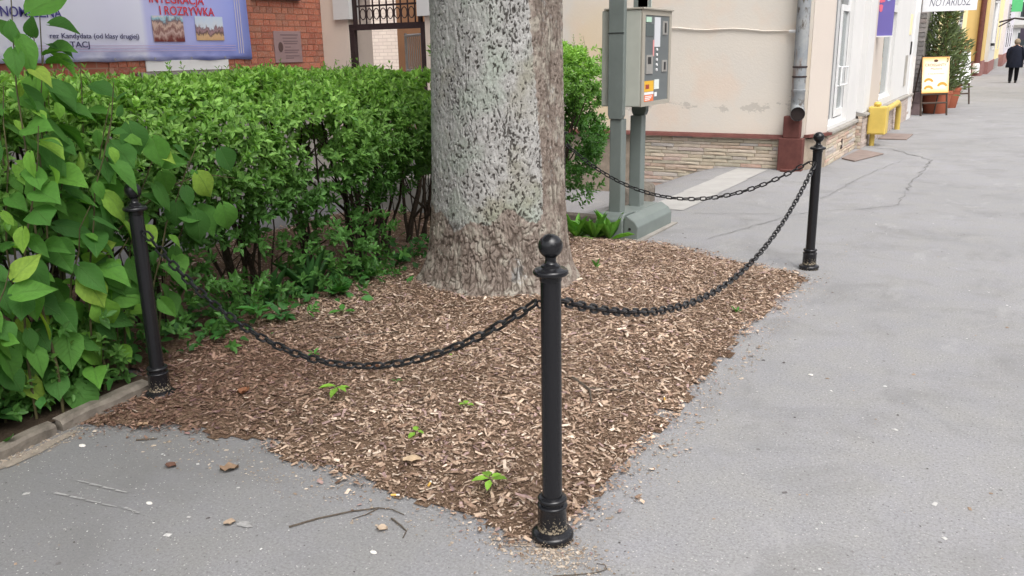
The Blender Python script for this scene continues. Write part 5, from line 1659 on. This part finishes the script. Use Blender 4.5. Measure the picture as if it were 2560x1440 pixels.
# projecting purple sign
sg = thing('shop_sign', 'purple projecting shop sign with pink and pale blue letters', 'sign', (-2.0, 15.3, 2.1))
part('board', MB().box(-2.14, -1.86, 15.22, 15.30, 1.70, 3.0), flat('purple_board', 108, 100, 166), sg)
part('edge', MB().box(-2.14, -1.85, 15.20, 15.31, 1.68, 1.70), M['whitepaint'], sg)
def blob(name, x0, x1, z0, z1, m):
    part(name, MB().add([(x0, 15.216, z0 + .02), (x0 + .02, 15.216, z0), (x1, 15.216, z0 + .015), (x1 + .01, 15.216, z1 - .02), (x1 - .015, 15.216, z1), (x0 - .01, 15.216, z1 - .01)], [(0, 1, 2, 3, 4, 5)]), m, sg)
PK, LB = flat('pink_letter', 214, 108, 130), flat('pale_blue_letter', 168, 196, 220)
for q in ((-2.075, -2.02, 2.35, 2.5), (-2.08, -2.0, 2.2, 2.33), (-2.07, -2.03, 2.06, 2.18), (-2.09, -2.05, 2.52, 2.7)):
    blob('letter', *q, PK)
for q in ((-1.97, -1.92, 2.22, 2.36), (-1.985, -1.935, 2.38, 2.46), (-1.96, -1.92, 2.5, 2.66)):
    blob('letter', *q, LB)

# notary sign
ns = thing('notary_sign', 'white projecting sign reading NOTARIUSZ high above the boards', 'sign', (-1.5, 21.2, 2.4))
part('board', MB().box(-2.02, -.98, 21.18, 21.24, 2.235, 2.78), flat('sign_white', 224, 224, 226), ns)
inst('lettering', text_mesh('NOTARIUSZ', .22, flat('grey_blue_ink', 92, 94, 112), bold=-.002, shear=.25, width=.80), ns, Mface((-1.90, 21.178, 2.34), (1, 0, 0), (0, 0, 1)))
part('bracket', MB().box(-2.06, -2.0, 21.19, 21.23, 2.6, 2.72), M['iron'], ns)

# grey stone pillar
gp = thing('stone_pillar', 'grey stone-block pillar left of the potted conifer', 'pillar', (-2.1, 22.2, 0))
part('core', MB().box(-2.6, -1.975, 22.02, 23.0, 0, 4.0), M['greyconc'], gp)
GS = mat_stones('grey_pillar_stone', [(0, (.20, .19, .185)), (.5, (.28, .265, .26)), (.8, (.32, .29, .28)), (1, (.24, .20, .19))])
GM = [MB().add([(0, 0, 0), (1, 0, 0), (1, 0, 1), (0, 0, 1), (.03, -1, .06), (.97, -1 - .1 * k, .06), (.97, -1, .94), (.03, -1 - .2 * k, .94)], [(0, 1, 5, 4), (1, 2, 6, 5), (2, 3, 7, 6), (3, 0, 4, 7), (4, 5, 6, 7)]).mesh('pillar_stone', GS) for k in range(3)]
z, k = .52, 0
while z < 2.5:
    xa = [-2.30, -2.20 if k % 2 else -2.12, -1.975]
    for a_, b_ in zip(xa[:-1], xa[1:]):
        inst('pillar_stone', GM[k % 3], gp, Matrix(((b_ - a_ - .008, 0, 0, a_), (0, .02, 0, 22.02), (0, 0, .094, z), (0, 0, 0, 1))))
    z += .10; k += 1
part('base_block', MB().box(-2.28, -1.93, 21.85, 22.05, 0, .26).box(-2.28, -1.94, 21.86, 22.05, .265, .50), simple('mauve_stone', srgb(140, 122, 122)[:3], .9, .15, var=.2, scale=8), gp, bevel=.01)

# cafe front behind the plants
cf = thing('cafe_building', 'pale shop front with dark framed window behind the potted conifer', 'building', (-2.6, 25, 0))
part('wall', MB().box(-4, -2.12, 23.0, 27.0, 0, 4.5), M['white'], cf)
part('window', MB().box(-2.13, -2.10, 23.2, 24.6, .7, 2.6), M['glass'], cf)
for y in (23.2, 23.6, 24.1, 24.6):
    part('window_frame', MB().box(-2.12, -2.07, y - .03, y + .03, .7, 2.6), M['dark'], cf)
part('wall_lamp', MB().box(-2.12, -1.95, 23.05, 23.2, 1.75, 2.05), M['dark'], cf)

def tapered_pot(x, y, r0, r1, h, label):
    o = thing('plant_pot', label, 'plant pot', (x, y, 0), 'terracotta pots')
    TE = flat('terracotta', 166, 96, 72, .75)
    part('body', MB().lathe([(r0, 0), (r0 + .01, .01), (r1, h - .08), (r1 + .015, h - .075), (r1 + .02, h - .005), (r1 - .02, h), (r1 - .03, h - .06), (.02, h - .06)], 20, (x, y, 0)), TE, o, smooth=True)
    part('soil', MB().lathe([(r1 - .03, h - .055), (.01, h - .04)], 16, (x, y, 0)), M['earth'], o)
    return o
tapered_pot(-1.66, 22.55, .24, .32, .52, 'big terracotta pot behind the croissant board')
tapered_pot(-1.55, 24.6, .20, .28, .50, 'smaller terracotta pot under the second board')

def conifer(x, y, z0, h, rad, label, seed, n=2600):
    r = np.random.default_rng(seed)
    o = thing('conifer', label, 'conifer', (x, y, z0), 'potted conifers')
    part('trunk', MB().tube([(x, y, z0 - .1), (x + .01, y, z0 + h * .5), (x, y, z0 + h * .95)], [.03, .02, .008], 7), M['twig'], o)
    t = r.random(n) ** 1.1
    prof = np.sin(np.clip(t * .85 + .15, 0, 1) * PI) ** .55
    a = r.random(n) * 2 * PI
    lump = .25 + 1.5 * vnoise(a * 2.2, t * 9, seed)
    rr = rad * prof * (r.random(n) ** .45) * lump
    pos = np.stack([x + rr * np.cos(a), y + rr * np.sin(a), z0 + t * h * 1.0 + r.normal(0, .04, n)], 1)
    d_ = unit(np.stack([np.cos(a) * .8, np.sin(a) * .8, np.full(n, .55)], 1) + r.normal(0, .4, (n, 3)))
    nr = unit(r.normal(size=(n, 3)))
    sz = r.uniform(.10, .22, n)
    col = np.array([0.15, 0.19, 0.095]) * r.uniform(.6, 1.6, (n, 1))
    br_ = r.random(n) < .06
    col[br_] = np.array([.16, .09, .045])
    V, FF, tt = cloud(LEAF6, LEAF6F, pos, frames(d_, nr), np.stack([sz * .17, sz, sz], 1), col)
    c_ = inst('foliage', np_mesh('foliage', V, FF, M['weed'], tt), o)
    c_['kind'] = 'stuff'
conifer(-1.66, 22.55, .46, 1.95, .40, 'feathery potted conifer behind the croissant board', 3, 1900)
conifer(-1.62, 24.6, .44, 1.45, .42, 'bushier potted conifer beside the second easel', 4, 1500)

# easel boards
WD = flat('easel_wood', 74, 62, 54)
def easel(name, label, A, B, zb, zt, lean, face_mats):
    """board between ground points A and B (2D), leaning back; legs front and rear"""
    A, B = Vector((*A, 0)), Vector((*B, 0))
    t = (B - A).normalized(); nb_ = Vector((-t.y, t.x, 0))      # away from camera
    c = (A + B) / 2
    o = thing(name, label, 'menu board', tuple(c), 'easel boards')
    pt = lambda u, z, d=0.0: tuple(A + t * u + nb_ * (lean * z + d) + Vector((0, 0, z)))
    L = (B - A).length
    for u in (.03, L - .03):
        part('leg', MB().tube([pt(u - .02 if u < .1 else u + .02, 0), pt(u, zt + .03)], .022, 6), WD, o)
        part('leg', MB().tube([pt(u, 0, .42), pt(u, zt - .05, .05)], .018, 6), WD, o)
    for z in (zb - .03, .28):
        part('rail', MB().tube([pt(0, z), pt(L, z)], .02, 6), WD, o)
    return o, pt, L
o, pt, L = easel('menu_board', 'croissant poster board on a dark easel by the stone pillar', (-1.87, 21.52), (-1.36, 21.95), .50, 1.28, .12, None)
s = NM('croissant_poster')
v = s.coord('Generated')
sep = s.N('ShaderNodeSeparateXYZ'); s.l.new(v, sep.inputs[0])
ed = s.math('MAXIMUM', s.math('ABSOLUTE', s.math('SUBTRACT', sep.outputs[0], .5)), s.math('ABSOLUTE', s.math('SUBTRACT', sep.outputs[2], .5)))
c = s.ramp(s.math('MULTIPLY', ed, 2.0), [(0, srgb(250, 240, 222)), (.72, srgb(248, 232, 200)), (1, srgb(240, 176, 92))])
s.base(c, .4, .3)
quad = lambda u0, u1, z0, z1, d: MB().add([pt(u0, z0, d), pt(u1, z0, d), pt(u1, z1, d), pt(u0, z1, d), pt(u0, z0, d + .012), pt(u1, z0, d + .012), pt(u1, z1, d + .012), pt(u0, z1, d + .012)],
                                          [(0, 1, 2, 3), (7, 6, 5, 4), (0, 4, 5, 1), (1, 5, 6, 2), (2, 6, 7, 3), (3, 7, 4, 0)])
bd = part('poster', quad(.0, L, .50, 1.28, -.03), s.m, o)
part('backing', quad(-.015, L + .015, .485, 1.295, -.016), WD, o)
tdir = (Vector(pt(1, 0)) - Vector(pt(0, 0))).normalized(); udir = (Vector(pt(0, 1)) - Vector(pt(0, 0))).normalized()
def ptext(t_, u, z, size, m, wdt):
    inst('lettering', text_mesh(t_, size, m, width=wdt, depth=.0005), bd, Mface(Vector(pt(u, z, -.033)), tdir, udir))
BRN = flat('brown_ink', 150, 110, 84)
ptext('CROISSANTY', .06, 1.08, .085, BRN, .52)
ptext('z nadzieniem', .14, .905, .05, BRN, .40)
ptext('Maslane', .20, 1.01, .055, BRN, .28)
part('badge', MB().add([tuple(Vector(pt(.33 + .055 * math.cos(2 * PI * i / 14), 1.20 + .028 * math.sin(2 * PI * i / 14), -.0335))) for i in range(14)], [tuple(range(14))]), flat('badge_brown', 82, 52, 40), bd)
for (u, z, sc) in ((.16, .74, .12), (.50, .64, .13), (.16, .58, .12)):
    out = [(u + sc * math.cos(a), z + sc * .75 * math.sin(a)) for a in np.linspace(.1, PI - .1, 9)] + [(u + sc * .6 * math.cos(a), z - .01 + sc * .38 * math.sin(a)) for a in np.linspace(PI - .25, .25, 7)]
    part('printed_croissant', MB().add([pt(a, b, -.0335) for a, b in out], [tuple(range(len(out)))]), flat('croissant_brown', 206, 150, 66), bd)
o, pt, L = easel('menu_board', 'second easel with white sheet half hidden by the conifer', (-1.62, 25.5), (-1.12, 26.2), .55, 1.35, .12, None)
part('sheet', quad(.0, L, .55, 1.35, -.03), flat('sheet_white', 222, 222, 222), o)
part('backing', quad(-.015, L + .015, .535, 1.365, -.016), WD, o)

# ---------------------------------------------------------------- houses further down
def house(name, label, x1, y0, y1, h, wall, plinth, ph_, wins=(), depth=4.0, winmat=None):
    o = thing(name, label, 'building', (x1 - depth / 2, (y0 + y1) / 2, 0), 'houses down the street')
    part('wall', MB().box(x1 - depth, x1, y0, y1, ph_, h), wall, o)
    part('plinth', MB().box(x1 - depth, x1 + .04, y0 - .04, y1, 0, ph_), plinth, o)
    for (a, b, c_, d_) in wins:
        f = part('window', MB().box(x1 - .03, x1 + .03, a, b, c_, d_), M['whitepaint'], o)
        part('pane', MB().box(x1 + .0, x1 + .036, a + .08, b - .08, c_ + .08, d_ - .08), winmat or M['glass'], f)
    return o
PY = mat_plaster('pale_yellow_plaster', srgb(236, 220, 168), srgb(240, 226, 180), srgb(220, 204, 160))
OC = mat_plaster('ochre_plaster', srgb(212, 184, 122), srgb(218, 190, 130), srgb(196, 170, 112))
LI = mat_plaster('lilac_grey_plaster', srgb(206, 202, 212), srgb(212, 208, 216), srgb(190, 186, 196))
PKP = simple('pinkish_plinth', srgb(150, 112, 108)[:3], .9, .1, var=.15, scale=3)
house('yellow_house', 'pale yellow house with tall windows behind the conifer', -1.98, 27.0, 37.0, 7, PY, M['greyconc'], .4, ((29, 30.6, 1.0, 2.9), (32.4, 34.0, 1.0, 2.9)))
hb = house('ochre_house', 'ochre house with dark red downpipe', -1.80, 49.4, 52.4, 9, OC, PKP, .72, ())
part('downpipe', MB().tube([(-1.98, 49.28, .55), (-1.98, 49.28, 6)], .13, 10), M['redpaint'], hb, smooth=True)
part('pipe_foot', MB().lathe([(.16, .15), (.17, .5), (.14, .62)], 10, (-2.0, 49.26, 0)), M['whitepaint'], hb)
part('rear_wing', MB().box(-8, -5.8, 40, 49.4, 0, 9), OC, hb)
hc = house('white_house', 'white house with three white pipes on a pink plinth', -1.62, 52.4, 62.5, 9, M['white'], PKP, .62, ((56.5, 58.0, 1.2, 2.8), (59.4, 60.8, 1.2, 2.8)))
for k in range(3):
    part('wall_pipe', MB().tube([(-1.56, 53.6 + k * 1.0, 1.5), (-1.56, 53.6 + k * 1.0, 3.6)], .07, 8), M['whitepaint'], hc)
    part('pipe_valve', MB().box(-1.62, -1.48, 53.5 + k * 1.0, 53.8 + k * 1.0, 1.42, 1.56), M['dark'], hc)
part('street_lamp_box', MB().box(-1.62, -1.42, 53.0, 53.5, 3.7, 5.1), M['dark'], hc)
hd = house('cream_house', 'narrow pale yellow house past the white one', -1.56, 62.5, 70, 10, PY, M['concrete'], .6, ((64.4, 65.8, 1.2, 3.0),))
he = house('lilac_house', 'lilac grey house front with pink plinth behind the walking person', -1.30, 70, 104, 11, LI, PKP, .8, ((74, 77, 1.2, 3.2), (82, 85, 1.2, 3.2), (92, 96, 1.2, 3.2)))
part('sign', MB().box(-1.3, -.55, 80, 80.3, 3.9, 5.6), flat('green_sign', 92, 186, 120), he)
part('louvre', MB().box(-1.29, -1.2, 72, 73.2, 2.6, 4.2), M['steel'], he)
for z in np.arange(2.65, 4.2, .2):
    part('louvre_slat', MB().box(-1.2, -1.16, 72, 73.2, z, z + .08), M['dark'], he)
lb = solo('awning_bracket', MB().tube([(-1.5, 60, 2.75), (-.75, 60.2, 2.95), (.2, 60.4, 2.8)], .05, 6).tube([(-1.5, 60, 2.5), (-.75, 60.2, 2.95)], .04, 6), M['iron'], 'thin awning bracket jutting from the white house', 'bracket')
hs = thing('hanging_sign', 'black hanging sign over the pavement at the far right', 'sign', (0, 62, 3.3))
part('board', MB().box(-.35, .9, 62, 62.1, 3.05, 3.5), M['dark'], hs)
part('hanger', MB().box(-.32, -.24, 62.02, 62.08, 3.5, 5.2), M['iron'], hs)
part('lantern', MB().box(-.42, .1, 70, 70.4, 1.75, 2.5), flat('dark_violet_sign', 66, 60, 80), hs)
# the block that closes the street
fb = thing('far_building', 'pale building block closing the far end of the street', 'building', (4, 130, 0), 'houses down the street')
part('wall', MB().box(-14, 22, 130, 140, 0, 11), M['white'], fb)
for k in range(9):
    x = -1.1 + k * 2.4
    for z in (.9, 4.6):
        f = part('window', MB().box(x, x + 1.2, 129.93, 130.02, z, z + 2.0), M['whitepaint'], fb)
        part('pane', MB().box(x + .1, x + 1.1, 129.90, 129.94, z + .1, z + 1.9), M['glass'], f)
part('cornice', MB().box(-14.2, 22.2, 129.6, 130.05, 3.4, 3.75), M['greyconc'], fb)

for k, (y0_, y1_, h_) in enumerate(((-46, -22, 10), (-22, 2, 8.5), (2, 30, 10))):
    house('added_opposite_house', ('unseen house across the street far behind the viewer', 'unseen house across the street behind the viewer', 'unseen house across the street abreast of the viewer')[k], 15.0, y0_, y1_, h_ - 2, (M['white'], M['cream'], M['plaster2'])[k], M['greyconc'], .5, tuple((y0_ + 3 + 5 * j, y0_ + 5 + 5 * j, 1.2, 3.2) for j in range(4)), depth=-6.0)
op = house('added_opposite_house', 'added pale house across the street, mirrored in the shop window', 12.0, 30, 110, 9, M['cream'], M['greyconc'], .5, ((40, 43, 1.2, 3.2), (52, 55, 1.2, 3.2), (64, 67, 1.2, 3.2), (78, 81, 1.2, 3.2)), depth=-6.0)  # out of direct view, added to tone down the window reflection

# ================================================================== PERSON WALKING AWAY
def skin_body(name, verts, edges, radii, mat, parent, root=0, sub=2):
    me = bpy.data.meshes.new(name)
    me.from_pydata(verts, edges, [])
    me.update()
    o = inst(name, me, parent)
    sk = o.modifiers.new('skin', 'SKIN')
    sk.use_smooth_shade = True
    ss = o.modifiers.new('sub', 'SUBSURF'); ss.levels = sub; ss.render_levels = sub
    if not me.skin_vertices:
        me.attributes  # layer is made with the modifier
    lay = me.skin_vertices[0].data
    for i, r in enumerate(radii):
        lay[i].radius = (r, r) if not isinstance(r, tuple) else r
        lay[i].use_root = (i == root)
    me.materials.append(mat)
    return o
PX, PYY = -0.29, 40.6
pe = thing('person', 'person in a dark navy coat and black trousers walking away down the pavement', 'person', (PX, PYY, 0))
W = lambda x, y, z: (PX + x, PYY + y, z)
skin = simple('skin', (0.45, 0.28, 0.20), .5, .3, var=.05)
J = [W(0, 0, .90), W(0, .01, 1.10), W(0, .03, 1.30), W(0, .05, 1.42), W(0, .06, 1.50), W(0, .07, 1.60),      # spine to head 0-5
     W(-.09, 0, .86), W(-.10, .05, .48), W(-.10, -.04, .09), W(-.10, .09, .03),                                   # left leg 6-9
     W(.09, 0, .86), W(.10, .10, .50), W(.10, .20, .10), W(.10, .32, .03),                                     # right leg 10-13
     W(-.18, .03, 1.38), W(-.25, .0, 1.12), W(-.24, .06, .90), W(-.235, .08, .84),                                # left arm 14-17
     W(.18, .03, 1.38), W(.25, .02, 1.12), W(.24, .10, .90), W(.235, .12, .84)]                                   # right arm 18-21
Ed = [(0, 1), (1, 2), (2, 3), (3, 4), (4, 5), (0, 6), (6, 7), (7, 8), (8, 9), (0, 10), (10, 11), (11, 12), (12, 13), (3, 14), (14, 15), (15, 16), (16, 17), (3, 18), (18, 19), (19, 20), (20, 21)]
Rd = [.13, .12, .12, .06, .050, .09, .09, .06, .042, .035, .09, .06, .042, .035, .045, .04, .032, .028, .045, .04, .032, .028]
for sgn, b in ((-1, 17), (1, 21)):          # palms with five fingers
    w0 = Vector(J[b])
    k0 = len(J)
    for q, (dy, dz, ln_) in enumerate(((-.03, -.05, .05), (-.012, -.06, .06), (.006, -.06, .063), (.022, -.055, .05), (.04, -.01, .045))):
        a_ = w0 + Vector((0, dy, -.045 if q < 4 else -.01)); e_ = a_ + Vector((sgn * -.01, dy * .3, -ln_))
        J += [tuple(a_), tuple(e_)]; Rd += [.010, .008]
        Ed += [(b, len(J) - 2), (len(J) - 2, len(J) - 1)]
body = skin_body('body', J, Ed, Rd, skin, pe)
navy = simple('navy_coat_cloth', (0.014, 0.016, 0.026), .9, .1, var=.2, scale=8)
def loft(name, rings, mat, n=18, cap=True):
    """rings: (cx, cy, z, rx, ry)"""
    V, Fc = [], []
    for (cx, cy, z, rx, ry) in rings:
        for j in range(n):
            a = 2 * PI * j / n
            fold = 1 + .03 * math.sin(5 * a + z * 7)
            V.append(W(cx + rx * fold * math.cos(a), cy + ry * fold * math.sin(a), z))
    for i in range(len(rings) - 1):
        for j in range(n):
            Fc.append((i * n + j, i * n + (j + 1) % n, (i + 1) * n + (j + 1) % n, (i + 1) * n + j))
    if cap:
        Fc.append(tuple(range(n))[::-1]); Fc.append(tuple(range((len(rings) - 1) * n, len(rings) * n)))
    return part(name, MB().add(V, Fc), mat, pe, smooth=True)
loft('coat', [(0, .02, .60, .30, .23), (0, .02, .66, .305, .235), (0, .01, .90, .28, .21), (0, .02, 1.12, .235, .175), (0, .03, 1.30, .225, .165), (0, .04, 1.40, .17, .13), (0, .05, 1.455, .085, .085), (0, .055, 1.48, .075, .075)], navy)
for sgn, fy in ((-1, .06), (1, .10)):
    loft('sleeve', [(sgn * .235, fy, .88, .055, .06), (sgn * .27, .03, 1.02, .07, .075), (sgn * .27, .02, 1.15, .078, .08), (sgn * .225, .03, 1.32, .085, .09), (sgn * .15, .04, 1.41, .06, .07)], navy, 12)
blk = simple('black_trouser_cloth', (0.010, 0.010, 0.012), .9, .1, var=.2, scale=8)
loft('trouser_leg', [(-.10, -.035, .07, .06, .075), (-.10, .0, .25, .07, .08), (-.10, .045, .48, .085, .09), (-.09, .02, .70, .10, .11), (-.08, 0, .90, .11, .13)], blk, 14)
loft('trouser_leg', [(.10, .195, .09, .06, .075), (.10, .155, .27, .07, .08), (.10, .10, .50, .085, .09), (.09, .04, .70, .10, .11), (.08, 0, .90, .11, .13)], blk, 14)
for cx, cy in ((-.10, -.02), (.10, .22)):
    loft('shoe', [(cx, cy + .04, .0, .045, .125), (cx, cy + .04, .03, .05, .13), (cx, cy + .03, .06, .045, .10), (cx, cy - .01, .10, .04, .055)], flat('shoe_black', 34, 32, 34), 14)
loft('hair', [(0, .05, 1.50, .07, .07), (0, .05, 1.54, .10, .10), (0, .055, 1.60, .108, .112), (0, .06, 1.66, .098, .10), (0, .065, 1.705, .06, .06), (0, .065, 1.72, .02, .02)], simple('greying_fair_hair', (0.23, 0.18, 0.13), .8, .2, var=.3, scale=30), 16)
hbg = thing('handbag', 'grey shoulder bag hanging at the walking person\'s right side', 'bag', (PX + .36, PYY, .75))
BG = simple('grey_green_leather', (0.10, 0.11, 0.11), .5, .3, var=.15)
part('pouch', MB().prism([(PYY - .16, .72), (PYY + .16, .72), (PYY + .19, .78), (PYY + .15, 1.0), (PYY - .13, 1.02), (PYY - .19, .8)], 'x', PX + .30, PX + .42), BG, hbg, bevel=.025)
part('strap', MB().tube([(PX + .36, PYY - .12, 1.0), (PX + .30, PYY - .02, 1.25), (PX + .20, PYY + .03, 1.45), (PX + .27, PYY + .10, 1.25), (PX + .36, PYY + .13, 1.0)], .012, 6), BG, hbg)
